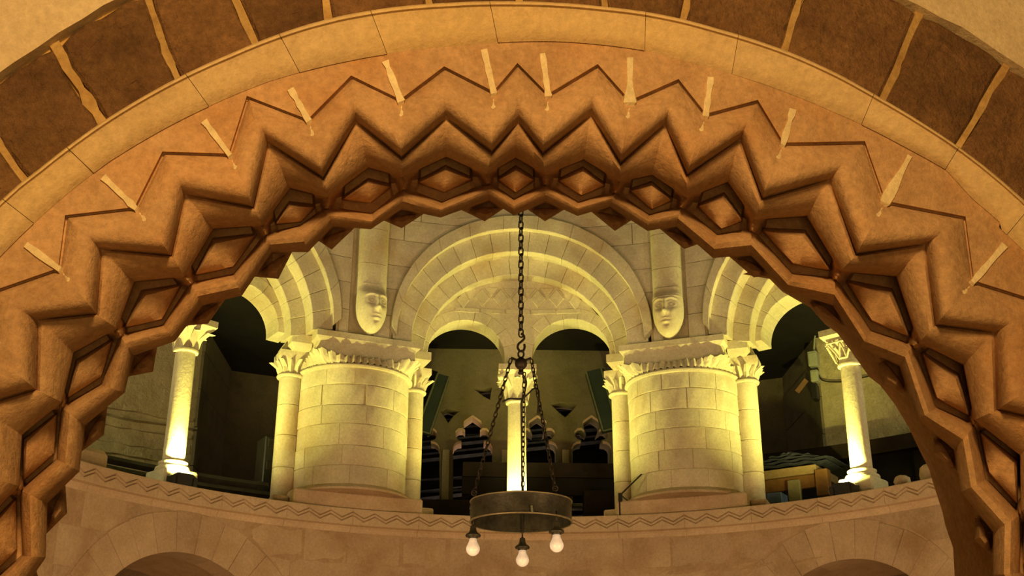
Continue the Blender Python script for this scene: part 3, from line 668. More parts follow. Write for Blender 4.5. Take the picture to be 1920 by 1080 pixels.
# ------------------------------------------------------------------ massive round pillars
def leaf(mb_, alpha, base, tip, wb, wt, fold=.016, out=.02):   # one pleated capital leaf, base/tip are (t, v, z)
    b, t = np.array(base), np.array(tip)
    d = t-b; side = np.array([d[1]*0+1.0, 0, 0]); nrm = np.array([b[0], b[1], 0]); return b, t
def pillar(alpha, label, seed):
    rnd = random.Random(seed); V0 = 3.42; RD = .425
    r = root('pillar', pol(alpha, V0, 3.30), label, 'pillar', 'round pillars of the upper arcade')
    L_ = lambda t, v, z: loc(alpha, t, v, z)
    # plinth
    v, f = [], []
    mb = MB(); pts0 = [(-.47, 3.085), (.47, 3.085), (.47, 3.75), (-.47, 3.75)]; pts1 = [(-.45, 3.11), (.45, 3.11), (.45, 3.73), (-.45, 3.73)]
    mb.add(*lbox(alpha, -.475, .475, 3.085, 3.78, 3.30, 3.42, .012)); mb.build('plinth', 'drum', r)
    MB().add(*lbox(alpha, -.60, -.478, 3.20, 3.72, 3.30, 3.385, .010)).build('plinth', 'drum', r)
    MB().add(*lbox(alpha, .478, .60, 3.20, 3.72, 3.30, 3.385, .010)).build('plinth', 'drum', r)
    cx, cy, _ = L_(0, V0, 0)
    v, f = lathe([(RD+.045, 3.42), (RD+.045, 3.435), (RD+.025, 3.452), (RD+.005, 3.462), (RD-.01, 3.475)], cx, cy, 40); mk('base_moulding', v, f, 'drum', r, True, 40)
    # core + courses of curved stones
    v, f = lathe([(RD-.006, 3.44), (RD-.006, 4.34)], cx, cy, 40); mk('core', v, f, 'limej', r, True, 40)
    zs = [3.462, 3.60, 3.745, 3.905, 4.045, 4.20, 4.325]
    phi0 = math.atan2(-math.cos(alpha), -math.sin(alpha))  # towards the ring's axis
    for ci in range(6):
        p = -1.75+rnd.uniform(0, .35)
        while p < 1.75:
            wd = rnd.uniform(.48, .85); p1 = p+wd; n = 7; rr = RD+rnd.uniform(-.003, .003); g = .0035
            def fn(i, j):
                u = lerp(p+g, p1-g, i/(n-1)); e = .004 if (i in (0, n-1)) else 0
                rad, z = [(RD-.03, zs[ci]+.002), (rr-.003, zs[ci]+.002), (rr-e, zs[ci]+.007), (rr-e, zs[ci+1]-.007), (rr-.003, zs[ci+1]-.002), (RD-.03, zs[ci+1]-.002)][j]
                return (cx+rad*math.cos(phi0+u), cy+rad*math.sin(phi0+u), z)
            v, f = grid(n, 6, fn); f += [tuple(range(6)), tuple((n-1)*6+q for q in range(6))]
            mk('stone_block', v, f, 'lime', r, True, 30); p = p1
    # neck ring
    v, f = lathe([(RD-.01, 4.318), (RD+.018, 4.325), (RD+.024, 4.338), (RD+.018, 4.350), (RD-.01, 4.356)], cx, cy, 48); mk('neck_ring', v, f, 'lime', r, True, 50)
    # capital bell: round below, square above
    def sq(u, hwid, hd, k):
        c, s = math.cos(u), math.sin(u); m_ = 1/max(abs(c)/hwid, abs(s)/hd); rc = 1.0/math.sqrt((c/hwid)**2+(s/hd)**2)
        q = lerp(rc, m_, k); return q*c, q*s
    lv = [(4.35, .415, .415, 0), (4.375, .405, .395, .4), (4.40, .392, .372, .85), (4.42, .385, .362, 1), (4.515, .382, .362, 1)]
    n = 64
    def fn(i, j):
        z, hx, hy, k = lv[j]; a, b = sq(2*math.pi*i/n+.001, hx, hy, k); return L_(a, V0+b, z)
    v, f = grid(n, len(lv), fn, True); mk('capital_bell', v, f, 'lime', r, True, 35)
    # pleated leaves round the front and sides
    nl = 32
    for k in range(nl):
        u = lerp(-math.pi-.25, .25, (k+.5)/nl); wl_ = (math.pi+.5)/nl*.62*rnd.uniform(.75, 1.2)
        corner = abs(abs(math.sin(u))-abs(math.cos(u))) < .28
        zt = 4.408+(.016 if corner else 0)+rnd.uniform(-.008, .014); ex = .035 if corner else .0
        P = []
        for z, kk, ww, o in ((4.352, .0, .85, .026), (4.370, .3, 1.0, .024), (4.390, .6, .98, .018), (zt, .9, .80, .016+ex*.5)):
            for q, fo in ((-1, 0), (-.35, .012), (.1, .020), (1, 0)):
                a, b = sq(u+q*wl_*ww, .392, .372+.03*(1-kk), kk); g = math.hypot(a, b); P.append(L_(a*(g+o+fo)/g, V0+b*(g+o+fo)/g, z+(.010 if q == .1 else 0)))
        P2 = []
        for z, kk, ww in ((4.352, 0, .85), (4.370, .3, 1), (4.390, .6, .95), (zt, .9, .78)):
            for q in (-1, -.35, .1, 1):
                a, b = sq(u+q*wl_*ww, .40, .385, kk); P2.append(L_(a*.985, V0+b*.985, z))
        v = P+P2; f = [(i*4+q, i*4+q+1, (i+1)*4+q+1, (i+1)*4+q) for i in range(3) for q in range(3)]
        f += [(i*4, (i+1)*4, 16+(i+1)*4, 16+i*4) for i in range(3)]+[(i*4+3, (i+1)*4+3, 16+(i+1)*4+3, 16+i*4+3) for i in range(3)]+[(12+q, 13+q, 29+q, 28+q) for q in range(3)]
        mk('leaf', v, f, 'lime', r)
    # abacus: fascia over a chamfer
    def abac(t0, t1, v0, z0, z1, z2, inset):
        P = []
        for z, e in ((z0, inset), (z1, 0), (z2, 0)):
            P += [L_(t0+e, v0+e, z), L_(t1-e, v0+e, z), L_(t1-e, 3.80, z), L_(t0+e, 3.80, z)]
        F_ = [(0, 1, 2, 3), (8, 9, 10, 11)]+[(l*4+i, l*4+(i+1) % 4, l*4+4+(i+1) % 4, l*4+4+i) for l in (0, 1) for i in range(4)]
        mk('abacus', P, F_, 'lime', r)
    abac(-.40, .40, 3.03, 4.505, 4.545, 4.59, .04)
    for s_ in (-1, 1):
        t0, t1 = sorted((s_*.39, s_*.545)); P = []
        for z, e in ((4.49, .03), (4.525, 0), (4.59, 0)):
            P += [L_(t0+(e if s_ < 0 else 0), 3.20+e, z), L_(t1-(e if s_ > 0 else 0), 3.20+e, z), L_(t1-(e if s_ > 0 else 0), 3.66, z), L_(t0+(e if s_ < 0 else 0), 3.66, z)]
        mk('abacus', P, [(0, 1, 2, 3), (8, 9, 10, 11)]+[(l*4+i, l*4+(i+1) % 4, l*4+4+(i+1) % 4, l*4+4+i) for l in (0, 1) for i in range(4)], 'lime', r)
        # side shaft, jointed, with its own cap and ring
        tx = .485 if s_ < 0 else .478; sx, sy, _ = L_(s_*tx, V0, 0)
        sz = [3.385, 3.62, 3.86, 4.09, 4.30]
        for q in range(4):
            v, f = lathe([(.078, sz[q]+.001), (.084, sz[q]+.005), (.084, sz[q+1]-.005), (.078, sz[q+1]-.001)], sx, sy, 24); mk('side_shaft', v, f, 'lime', r, True, 40)
        v, f = lathe([(.084, 4.298), (.102, 4.304), (.106, 4.314), (.102, 4.324), (.084, 4.33)], sx, sy, 24); mk('neck_ring', v, f, 'lime', r, True, 50)
        def fn2(i, j):
            z, hx, k = [(4.325, .082, 0), (4.38, .085, .3), (4.42, .10, .8), (4.445, .112, 1), (4.495, .112, 1)][j]
            a, b = sq(2*math.pi*i/32+.001, hx, hx, k); return L_(s_*tx+a, V0+b, z)
        v, f = grid(32, 5, fn2, True); mk('capital_bell', v, f, 'lime', r, True, 35)
        for k in range(10):
            u = lerp(-math.pi-.9, .9, (k+.5)/10); P = []
            for z, rr2, ww in ((4.33, .088, .9), (4.375, .104, 1), (4.418, .130+(.03 if k % 2 else 0), .55)):
                for q, fo in ((-1, -.008), (0, .010), (1, -.008)):
                    P.append(L_(s_*tx+(rr2+fo)*math.cos(u+q*.19*ww), V0+(rr2+fo)*math.sin(u+q*.19*ww), z))
            Q = [L_(s_*tx+.078*math.cos(u+q*.19), V0+.078*math.sin(u+q*.19), z) for z in (4.33, 4.375, 4.41) for q in (-1, 0, 1)]
            f = [(i*3+q, i*3+q+1, i*3+q+4, i*3+q+3) for i in range(2) for q in range(2)]+[(6, 7, 16, 15), (7, 8, 17, 16), (0, 3, 12, 9), (3, 6, 15, 12), (2, 5, 14, 11), (5, 8, 17, 14)]
            mk('leaf', P+Q, f, 'lime', r)
    return r
pillar(-R_(21.5), 'massive round stone pillar to the left of the hanging light', 11)
pillar(R_(21.9), 'massive round stone pillar to the right of the hanging light', 23)

# ------------------------------------------------------------------ slender columns
def column(alpha, label, style, zn=4.22):
    r = root('column', pol(alpha, 3.3, 3.30), label, 'column', 'slender columns between the pillars'); V = 3.30
    L_ = lambda t, v, z: loc(alpha, t, v, z); cx, cy, _ = L_(0, V, 0)
    MB().add(*lbox(alpha, -.125, .125, V-.125, V+.125, 3.30, 3.43, .012)).build('plinth', 'lime', r)
    v, f = lathe([(.112, 3.43), (.118, 3.442), (.112, 3.458), (.094, 3.465), (.090, 3.473), (.098, 3.482), (.098, 3.493), (.082, 3.502), (.072, 3.512)], cx, cy, 28); mk('base', v, f, 'lime', r, True, 40)
    v, f = lathe([(.072, 3.505)]+[(lerp(.074, .069, i/8), lerp(3.51, zn, i/8)) for i in range(9)], cx, cy, 28); mk('shaft', v, f, 'lime', r, True, 50)
    v, f = lathe([(.069, zn-.008), (.086, zn-.002), (.090, zn+.010), (.086, zn+.022), (.069, zn+.028)], cx, cy, 28); mk('neck_ring', v, f, 'lime', r, True, 50)
    zb, zt = zn+.02, 4.43
    def sq(u, h, k):
        c, s = math.cos(u), math.sin(u); m_ = h/max(abs(c), abs(s)); return (lerp(h, m_, k)*c, lerp(h, m_, k)*s)
    def fn(i, j):
        k = j/5; a, b = sq(2*math.pi*i/40+.001, lerp(.072, .118, k**1.6), sst(.2, .9, k)); return L_(a, V+b, lerp(zb, zt, k))
    v, f = grid(40, 6, fn, True); mk('capital_bell', v, f, 'lime', r, True, 35)
    P = []
    for z, e in ((4.43, .125), (4.455, .145), (4.50, .145)): P += [L_(-e, V-e, z), L_(e, V-e, z), L_(e, V+e+.12, z), L_(-e, V+e+.12, z)]
    mk('abacus', P, [(0, 1, 2, 3), (8, 9, 10, 11)]+[(l*4+i, l*4+(i+1) % 4, l*4+4+(i+1) % 4, l*4+4+i) for l in (0, 1) for i in range(4)], 'lime', r)
    if style == 'leaf' or style == 'volute':
        for k in range(8):
            u = k*math.pi/4+math.pi/8*0; Pp = []; big = k % 2
            for z, rr, ww in ((zb+.004, .080, .9), (lerp(zb, zt, .45), .094, 1), (lerp(zb, zt, .86), .128+(.03 if big else 0), .6), (lerp(zb, zt, .80), .150+(.035 if big else 0), .3)):
                for q, fo in ((-1, -.008), (0, .010), (1, -.008)): Pp.append(L_((rr+fo)*math.cos(u+q*.34*ww), V+(rr+fo)*math.sin(u+q*.34*ww), z))
            Q = [L_(.066*math.cos(u+q*.34), V+.066*math.sin(u+q*.34), z) for z in (zb, lerp(zb, zt, .45), lerp(zb, zt, .8), lerp(zb, zt, .78)) for q in (-1, 0, 1)]
            f = [(i*3+q, i*3+q+1, i*3+q+4, i*3+q+3) for i in range(3) for q in range(2)]+[(9, 10, 22, 21), (10, 11, 23, 22)]+[(i*3, i*3+3, 12+i*3+3, 12+i*3) for i in range(3)]+[(i*3+2, i*3+5, 12+i*3+5, 12+i*3+2) for i in range(3)]
            mk('leaf', Pp+Q, f, 'lime', r, True, 40)
    if style == 'volute':                                # small rolled corners
        for sx in (-1, 1):
            c = L_(sx*.118, V-.118, zt-.025); ax = Vector(L_(sx*.118+.03, V-.118+.03*sx, zt-.025))-Vector(c)
            v, f = tube([Vector(c)-ax*.6, Vector(c)+ax*.6], .026, 12); mk('volute', v, f, 'lime', r, True, 40)
    if style == 'triangle':                              # interlaced triangle band with bored eyes
        for side in range(4):
            ca, sa = math.cos(side*math.pi/2), math.sin(side*math.pi/2)
            def S(x, y, z): return L_(ca*x-sa*y, V+sa*x+ca*y, z)
            def band(x, z):                              # follows the bell's sloping face
                k = (z-zb)/(zt-zb); return S(x*(.45+.6*k), -(.085+.045*k), z)
            mb = MB()
            for p, q in (((-.11, zt-.03), (.11, zt-.03)), ((-.10, zt-.04), (-.05, zb+.02)), ((-.05, zb+.02), (0, zt-.04)), ((0, zt-.04), (.05, zb+.02)), ((.05, zb+.02), (.10, zt-.04)), ((-.05, zb+.025), (.05, zb+.025))):
                mb.add(*tube([band(*mix2(p, q, u)) for u in (0, .5, 1)], .0075, 6))
            mb.build('carved_band', 'lime', r, True, 50)
            for x in (-.058, .058):
                v, f = tube([Vector(band(x, zt-.065)), Vector(band(x, zt-.065))+Vector(S(0, -.012, 0))-Vector(S(0, 0, 0))], .011, 8); mk('bored_eye', v, f, 'lime', r)
    return r
column(0.0, 'slender column standing behind the hanging light, between the small arches', 'volute')
column(-R_(45), 'slender column with leafy capital in the left opening', 'leaf', 4.27)
column(R_(44.6), 'slender column with triangle carved capital in the right opening', 'triangle', 4.24)

# ------------------------------------------------------------------ floodlights at the column feet
def flood(alpha, label, tang=0.0, v=3.115, E=FLOOD_E, build=True, out=.02, bl=.8):
    if build:
        r = root('floodlight', pol(alpha, v, 3.30), label, 'lamp', 'floodlights at the column feet')
        L_ = lambda t, vv, z: loc(alpha, tang+t, v+vv, z)
        bm = MB(); pr = [(-.085, -.005), (-.095, .055), (-.055, .080), (.055, .080), (.095, .055), (.085, -.005)]
        P = [L_(x, -.035, 3.305+z) for x, z in pr]+[L_(x, .035, 3.305+z) for x, z in pr]
        n = 6; bm.add(P, [tuple(range(n)), tuple(range(n, 2*n))]+[(i, (i+1) % n, n+(i+1) % n, n+i) for i in range(n)]); bm.build('housing', 'lampm', r)
        for s_ in (-1, 1): MB().add(*tube([L_(s_*.06, -.039, 3.30), L_(s_*.062, -.039, 3.36)], .004, 6)).build('cooling_fin', 'iron', r)
        MB().add([L_(-.05, -.028, 3.3862), L_(.05, -.028, 3.3862), L_(.05, -.014, 3.3862), L_(-.05, -.014, 3.3862)], [(0, 1, 2, 3)]).build('lens', 'lens', r)
    p = loc(alpha, tang, v+.008, 3.402); tg = loc(alpha, tang*.3, v+out, 4.6)
    d = lamp('flood_and_fill_beam', 'SPOT', p, E, YEL, tg, .02, 168, bl)
    return d
flood(-R_(45), 'black floodlight in front of the left column on the ledge', -.03, out=.3)
flood(0.0, 'black floodlight behind the iron ring at the middle column foot', -.17, E=FLOOD_E*.42, out=-.22)
flood(0.0, '', .17, E=FLOOD_E*.42, build=False, out=-.22)  # second middle beam without housing, added to light the soffits past the column
flood(R_(44.6), 'black floodlight in front of the right column on the ledge', -.05, out=.25)
for a in (100, 140, 180, 220, 260):                       # unseen fill spots added round the near half, aimed across at the upper wall
    lamp('flood_and_fill_beam', 'SPOT', pol(R_(a), 2.9, 3.45), ACROSS_E, (1.0, 0.77, 0.37), (0, 3.2, 5.95), .05, 50, .9)

# ================================================================== GALLERY BEHIND
def cwall(name, a0, a1, Rr, z0, z1, mt, label=None, n=14, thick=.15, parent=None):
    v, f = grid(n+1, 4, lambda i, j: pol(lerp(a0, a1, i/n), Rr+(0, 0, thick, thick)[j], (z0, z1, z1, z0)[j]))
    f += [(0, 1, 2, 3), tuple(n*4+q for q in range(4))]+[(i*4+3, (i+1)*4+3, (i+1)*4, i*4) for i in range(n)]
    o = mk(name, v, f, mt, parent)
    if label: tag(o, label, kind='structure')
    return o
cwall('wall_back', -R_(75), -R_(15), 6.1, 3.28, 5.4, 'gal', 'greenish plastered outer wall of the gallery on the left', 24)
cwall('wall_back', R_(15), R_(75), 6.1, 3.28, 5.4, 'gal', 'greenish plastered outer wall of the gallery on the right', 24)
for s_, nm in ((-1, 'left'), (1, 'right')):              # thick wall returns beside the side openings
    an, af = s_*R_(32.0), s_*R_(26.2); P = []
    for z in (3.28, 5.30): P += [pol(an, 5.1, z), pol(af, 6.12, z), pol(s_*R_(66), 6.12, z)]+[pol(lerp(s_*R_(66), an, q/8), 5.1, z) for q in range(0, 8)]
    n = 11; mk_ = mk('wall_'+nm, P, [tuple(range(n)), tuple(range(n, 2*n))]+[(i, (i+1) % n, n+(i+1) % n, n+i) for i in range(n)], 'gal_lit')
    tag(mk_, 'rough plastered gallery wall behind the %s column' % nm, kind='structure')
    q = [Vector(pol(an, 5.1, 0)), Vector(pol(af, 6.12, 0))]; dv_ = (q[1]-q[0]); nr_ = Vector((-dv_.y, dv_.x, 0)).normalized()*s_*-1
    if nr_.x*s_ > 0: nr_ = -nr_
    for k in range(6):                                   # darker plaster slabs facing the return, course by course
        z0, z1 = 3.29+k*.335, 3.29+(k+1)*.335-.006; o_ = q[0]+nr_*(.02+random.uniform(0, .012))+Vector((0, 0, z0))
        MB().add(*pbox(o_, dv_*.97, -nr_*.05, (0, 0, z1-z0))).build('reveal_course', 'gal', mk_)
# rough, cracked courses on the left wall
zc_ = 3.42
for k in range(9):
    h_ = random.uniform(.045, .13); a0, a1 = 32.2, 62; n = 26; off = random.uniform(.012, .05)
    zt_ = [zc_+h_+random.uniform(-.014, .010) for _ in range(n+1)]; zb_ = [zc_+.012+random.uniform(-.008, .012) for _ in range(n+1)]; dd_ = [off+random.uniform(-.012, .012) for _ in range(n+1)]
    v, f = grid(n+1, 4, lambda i, j: pol(-R_(lerp(a0, a1, i/n)), 5.1-(-.02, dd_[i]*.8, dd_[i], -.02)[j], (zt_[i], zt_[i]-.01, zb_[i]+.01, zb_[i])[j])); mk('stone_course', v, f, 'gal_lit', bpy.data.objects['wall_left'])
    zc_ += h_+random.uniform(.012, .03)

# centre: plastered wall pierced by cusped lights
YC = 4.75
def X(px, py): q = upy(px, py, YC); return (q[0], q[2])
outl = [X(770, 930), X(770, 640), X(1175, 640), X(1175, 930)]
zsill = X(900, 945)[1]; ztop = 5.34
xs0, xs1 = X(740, 800)[0], X(1200, 800)[0]
def light_outline(cx, w0):                              # cusped trefoil head, clockwise from the left foot
    # pixels of the second light (centre 888), moved to cx
    half = [(-26, 945), (-26, 850), (-24, 838), (-17, 831), (-6-4, 829), (-10, 822), (-22, 821), (-27, 817), (-25, 810), (-16, 806), (-12, 812), (-9, 812), (-9, 800), (-15, 792), (-12, 788), (0, 781)]
    half = [(-37, 945), (-37, 850), (-37, 842), (-34, 835), (-28, 831), (-21, 830), (-21, 826), (-28, 824), (-32, 818), (-32, 811), (-26, 805.5), (-19, 805), (-14, 809), (-16, 803), (-17, 796), (-16, 792), (-9, 787), (0, 781)]
    pts = [(cx+x*w0, y) for x, y in half]+[(cx-x*w0, y) for x, y in half[-2::-1]]
    return [X(px, 813+(py-813)) for px, py in pts]
def sheet(name, outer, holes, y0, thick, mt, bev=0.0, parent=None):
    cu = bpy.data.curves.new(name, 'CURVE'); cu.dimensions = '2D'; cu.fill_mode = 'BOTH'; cu.extrude = thick/2; cu.bevel_depth = bev; cu.bevel_resolution = 1
    for lp in [outer]+holes:
        sp = cu.splines.new('POLY'); sp.points.add(len(lp)-1); sp.use_cyclic_u = True
        for p, q in zip(sp.points, lp): p.co = (q[0], q[1], 0, 1)
    tmp = bpy.data.objects.new(name+'_tmp', cu); COL.objects.link(tmp)
    dg = bpy.context.evaluated_depsgraph_get(); me = bpy.data.meshes.new_from_object(tmp.evaluated_get(dg)); bpy.data.objects.remove(tmp); bpy.data.curves.remove(cu)
    me.transform(Matrix.Translation((0, y0, 0)) @ Matrix.Rotation(math.pi/2, 4, 'X')); me.name = name
    me.materials.clear(); me.materials.append(M[mt])
    o = bpy.data.objects.new(name, me); COL.objects.link(o); attach(o, parent); return o
def hole(px): return [X(*p) for p in px]
lights = [light_outline(c, 1.0*s) for c, s in ((787, 1), (886, 1), (1008, 1), (1109, 1))]
pier_ = [hole([(822, 770), (838, 764), (856, 768), (866, 770), (852, 780), (840, 796), (832, 782)]),
         hole([(884, 728), (925, 724), (920, 752), (906, 744)]),
         hole([(1030, 758), (1050, 753), (1086, 757), (1075, 770), (1060, 784), (1047, 774)])]
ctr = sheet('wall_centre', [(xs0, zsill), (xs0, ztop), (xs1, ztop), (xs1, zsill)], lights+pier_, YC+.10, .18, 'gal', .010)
tag(ctr, 'greenish plaster wall pierced by cusped stone lights behind the middle column', kind='structure')
# pinkish cusp stones: real rims just inside every light's head
for lp in lights:
    arc = lp[5:-5]
    n_ = len(lp); mir = lambda q0, q1: lp[n_-q1:n_-q0]
    for part in (lp[2:6], mir(2, 6), lp[8:13], mir(8, 13), lp[14:n_-14]):
        if len(part) < 2: continue
        mb = MB(); P = []
        for q in part: P += [(q[0], YC-.010, q[1]+.012), (q[0], YC+.16, q[1]+.012), (q[0], YC+.16, q[1]-.010), (q[0], YC-.010, q[1]-.010)]
        n = len(part); f = [(i*4+k, i*4+(k+1) % 4, (i+1)*4+(k+1) % 4, (i+1)*4+k) for i in range(n-1) for k in range(4)]+[(0, 1, 2, 3), tuple((n-1)*4+k for k in range(4))]
        mk('cusp', P, f, 'pinkst', ctr)
# mullion faces between the lights
for px in (836.5, 947, 1060):
    w_ = 9; q0, q1 = X(px, 845), X(px, 940)
    mb = MB(); mb.add(*pbox((q0[0]-.03, YC-.035, q1[1]), (.06, 0, 0), (0, .05, 0), (0, 0, q0[1]-q1[1]))); mb.build('mullion', 'trace', ctr)

# dark roof beyond the lights, with tilted timbers
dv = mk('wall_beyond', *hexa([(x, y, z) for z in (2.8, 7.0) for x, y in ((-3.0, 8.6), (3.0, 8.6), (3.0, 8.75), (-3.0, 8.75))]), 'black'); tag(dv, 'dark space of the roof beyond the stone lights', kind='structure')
rb = root('roof_beyond', (0, 7.5, 4.0), 'sloping grey roof timbers in the dark beyond the stone lights', kind='structure')
for k in range(26):
    z = 3.5+k*.095+random.uniform(-.02, .02); tilt = random.choice((.06, .09, .12)); hb = random.choice((.012, .02, .034))
    MB().add(*pbox((-2.6, 6.6+.06*k, z-.2), (5.2, 0, 5.2*tilt), (0, .14, .03), (0, -.02, hb))).build('roof_timber', 'beam', rb)

# slate green leaning panels
def panel(c4, y0, dy, label, cheek, post):
    q = [upy(px, py, y0) for px, py in c4]; r = root('leaning_panel', q[3], label, 'panel')
    V_ = [Vector(p) for p in q]; b = [p+Vector((0, dy, 0)) for p in V_]
    mk('board', [*V_, *b], [(0, 1, 2, 3), (4, 5, 6, 7)]+[(i, (i+1) % 4, 4+(i+1) % 4, 4+i) for i in range(4)], 'green', r)
    for i, j in ((0, 3), (1, 2), (3, 2)):
        v, f = tube([V_[i]+Vector((0, -.004, 0)), V_[j]+Vector((0, -.004, 0))], .009, 6); mk('edge_strip', v, f, 'edge', r)
    q = [Vector(upy(px, py, y0+.11)) for px, py in cheek]
    mk('back_board', [*q, *[p+Vector((0, .08, 0)) for p in q]], [(0, 1, 2, 3), (4, 5, 6, 7)]+[(i, (i+1) % 4, 4+(i+1) % 4, 4+i) for i in range(4)], 'black', r)
    px_ = upy(post, 800, y0+.12)[0]; MB().add(*pbox((px_-.02, y0+.12, 3.287), (.04, 0, 0), (0, .05, 0), (0, 0, b[3].z+.12-3.287))).build('stand_post', 'black', r)
    return r
panel([(821, 700), (842, 706), (806, 813), (782, 806)], 4.25, .10, 'slate green board leaning on a stand beside the left pillar', [(800, 690), (821, 697), (783, 806), (782, 740)], 788)
panel([(1099, 697), (1127, 690), (1157, 802), (1131, 808)], 4.25, .10, 'slate green board leaning on a stand beside the right pillar', [(1129, 690), (1143, 700), (1160, 780), (1157, 800)], 1153)
# timber parapet across the middle opening
yp = 4.12; tl, tr, bl = upy(868, 866, yp), upy(1165, 864, yp), upy(868, 893, yp)
r = root('timber_parapet', (0.1, 4.12, 3.29), 'dark oak parapet rail crossing behind the middle column', 'railing')
MB().add(*pbox((tl[0], yp, bl[2]), (tr[0]-tl[0], 0, 0), (0, .07, 0), (0, 0, tl[2]-bl[2]))).build('top_board', 'wood', r)
MB().add(*pbox((tl[0], yp+.03, upy(868, 925, yp)[2]), (tr[0]-tl[0], 0, 0), (0, .05, 0), (0, 0, bl[2]-upy(868, 925, yp)[2]))).build('lower_board', 'black', r)
for px in (873, 1000, 1150):
    q = upy(px, 900, yp); MB().add(*pbox((q[0]-.03, yp+.08, 3.285), (.06, 0, 0), (0, .06, 0), (0, 0, bl[2]-3.285+.05))).build('post', 'wood', r)
q0, q1 = upy(1095, 917, 3.95), upy(1160, 920, 3.95)
o = MB().add(*pbox((q0[0], 3.95, 3.287), (q1[0]-q0[0], 0, 0), (0, .15, 0), (0, 0, q1[2]-3.287))).build('low_chest', 'wood'); tag(o, 'dark brown low chest in front of the right end of the parapet', 'chest')
q0, q1 = upy(782, 936, 4.0), upy(880, 962, 4.0)
o = MB().add(*pbox((q0[0]-.1, 4.0, 3.286), (q1[0]-q0[0]+.1, 0, 0), (0, .25, 0), (0, 0, max(.05, q0[2]-3.286)))).build('floor_kerb', 'wood'); tag(o, 'brown timber kerb on the gallery floor right of the left pillar', 'kerb')

# left opening: slatted grey rail, loose block, black cabinet
r = root('slatted_rail', pol(-R_(42), 3.62, 3.29), 'grey slatted rail running behind the left column', 'railing')
for k, (z, R2) in enumerate(((3.38, 3.60), (3.455, 3.64), (3.53, 3.68))):
    v, f = grid(25, 5, lambda i, j: pol(-R_(lerp(30, 57, i/24)), R2+(0, -.03, .0, .05, 0)[j], z+(-.028, 0, .03, .01, -.028)[j])); mk('slat', v, f, 'grey', r)
for a in (31, 40, 50, 57):
    MB().add(*lbox(-R_(a), -.025, .025, 3.66, 3.73, 3.285, 3.56)).build('post', 'grey', r)
def boxpx(name, x0, y0, x1, y1, Rr, depth, mt, label, cat, ch=.015):
    a0, zt = cyl(x0, y0, Rr); a1, _ = cyl(x1, y0, Rr); _, zb = cyl((x0+x1)/2, y1, Rr); am = (a0+a1)/2; hw = Rr*math.tan((a1-a0)/2)
    o = MB().add(*lbox(am, -hw, hw, Rr, Rr+depth, max(zb, 3.287 if Rr > 3.16 else 3.30), zt, ch)).build(name, mt); return tag(o, label, cat)
boxpx('stone_block', 146, 830, 212, 876, 3.25, .2, 'drum', 'loose squared stone block lying on the ledge at far left', 'stone', .03)
r = root('black_cabinet', pol(-R_(30.6), 3.95, 3.29), 'narrow black cabinet against the left pillar', 'cabinet')
a0, zt = cyl(492, 815, 3.95); MB().add(*lbox(a0+.02, -.05, .09, 3.95, 4.15, 3.287, zt, .008)).build('body', 'lampm', r)
for z in (3.55, 3.72, 3.9): MB().add(*lbox(a0+.02, -.03, .06, 3.938, 3.952, z, z+.07, .004)).build('knob_panel', 'iron', r)

# right opening: timber rail, table with navy cloth, boxes on the wall
v, f = [], []
r = root('timber_rail', pol(R_(42), 4.3, 3.29), 'dark brown timber rail running behind the right column', 'railing')
z0, z1 = cyl(1600, 858, 4.3)[1], cyl(1600, 829, 4.3)[1]
for (za, zb_, d0, d1, mt) in ((z0+.02, z1, 0, .06, 'wood'), (z0, z0+.022, -.02, .06, 'wood')):
    v, f = grid(21, 4, lambda i, j: pol(R_(lerp(28, 58, i/20)), 4.3+(d0, d0, d1, d1)[j], (za, zb_, zb_, za)[j])); f += [(i*4+3, (i+1)*4+3, (i+1)*4, i*4) for i in range(20)]+[(0, 1, 2, 3), (80, 81, 82, 83)]; mk('rail_board', v, f, mt, r)
v, f = grid(21, 2, lambda i, j: pol(R_(lerp(27, 58, i/20)), 4.37, (3.287, z0+.01)[j])); mk('rail_void_sheet', v, f, 'black', r)  # black sheet added for the dark void under the rail
for a in (29, 44, 57): MB().add(*lbox(R_(a), -.04, .04, 4.36, 4.44, 3.287, z1)).build('post', 'wood', r)
TA = R_(35.5)
def tp(px, py, v_): 
    ev = np.array([math.sin(TA), math.cos(TA), 0]); d = ray(px, py); q = CAM+d*((v_-CAM@ev)/(d@ev)); return q@np.array([math.cos(TA), -math.sin(TA), 0]), q[2]
vt = 3.75
r = root('table', pol(TA, 3.9, 3.29), 'pine table frame standing beside the right pillar', 'table')
t0, zt = tp(1425, 884, vt); t1, _ = tp(1530, 884, vt); _, zu = tp(1480, 893, vt); _, zl = tp(1480, 918, vt); _, zm = tp(1480, 902, vt)
MB().add(*lbox(TA, t0, t1, vt, vt+.5, zu, zt, .004)).build('table_top', 'palewood', r)
MB().add(*lbox(TA, t0, t1, vt+.015, vt+.045, zl, zu-.002, .004)).build('apron', 'pine', r)
t2, _ = tp(1551, 890, vt-.02)
MB().add(*lbox(TA, t1-.005, t2, vt-.02, vt+.06, tp(1540, 930, vt)[1], tp(1540, 880, vt)[1], .004)).build('leg', 'pine', r)
t3, t4 = tp(1478, 900, vt)[0], tp(1501, 900, vt)[0]
MB().add(*lbox(TA, t3, t4, vt-.03, vt+.01, 3.287, zm, .004)).build('leg', 'gal', r)
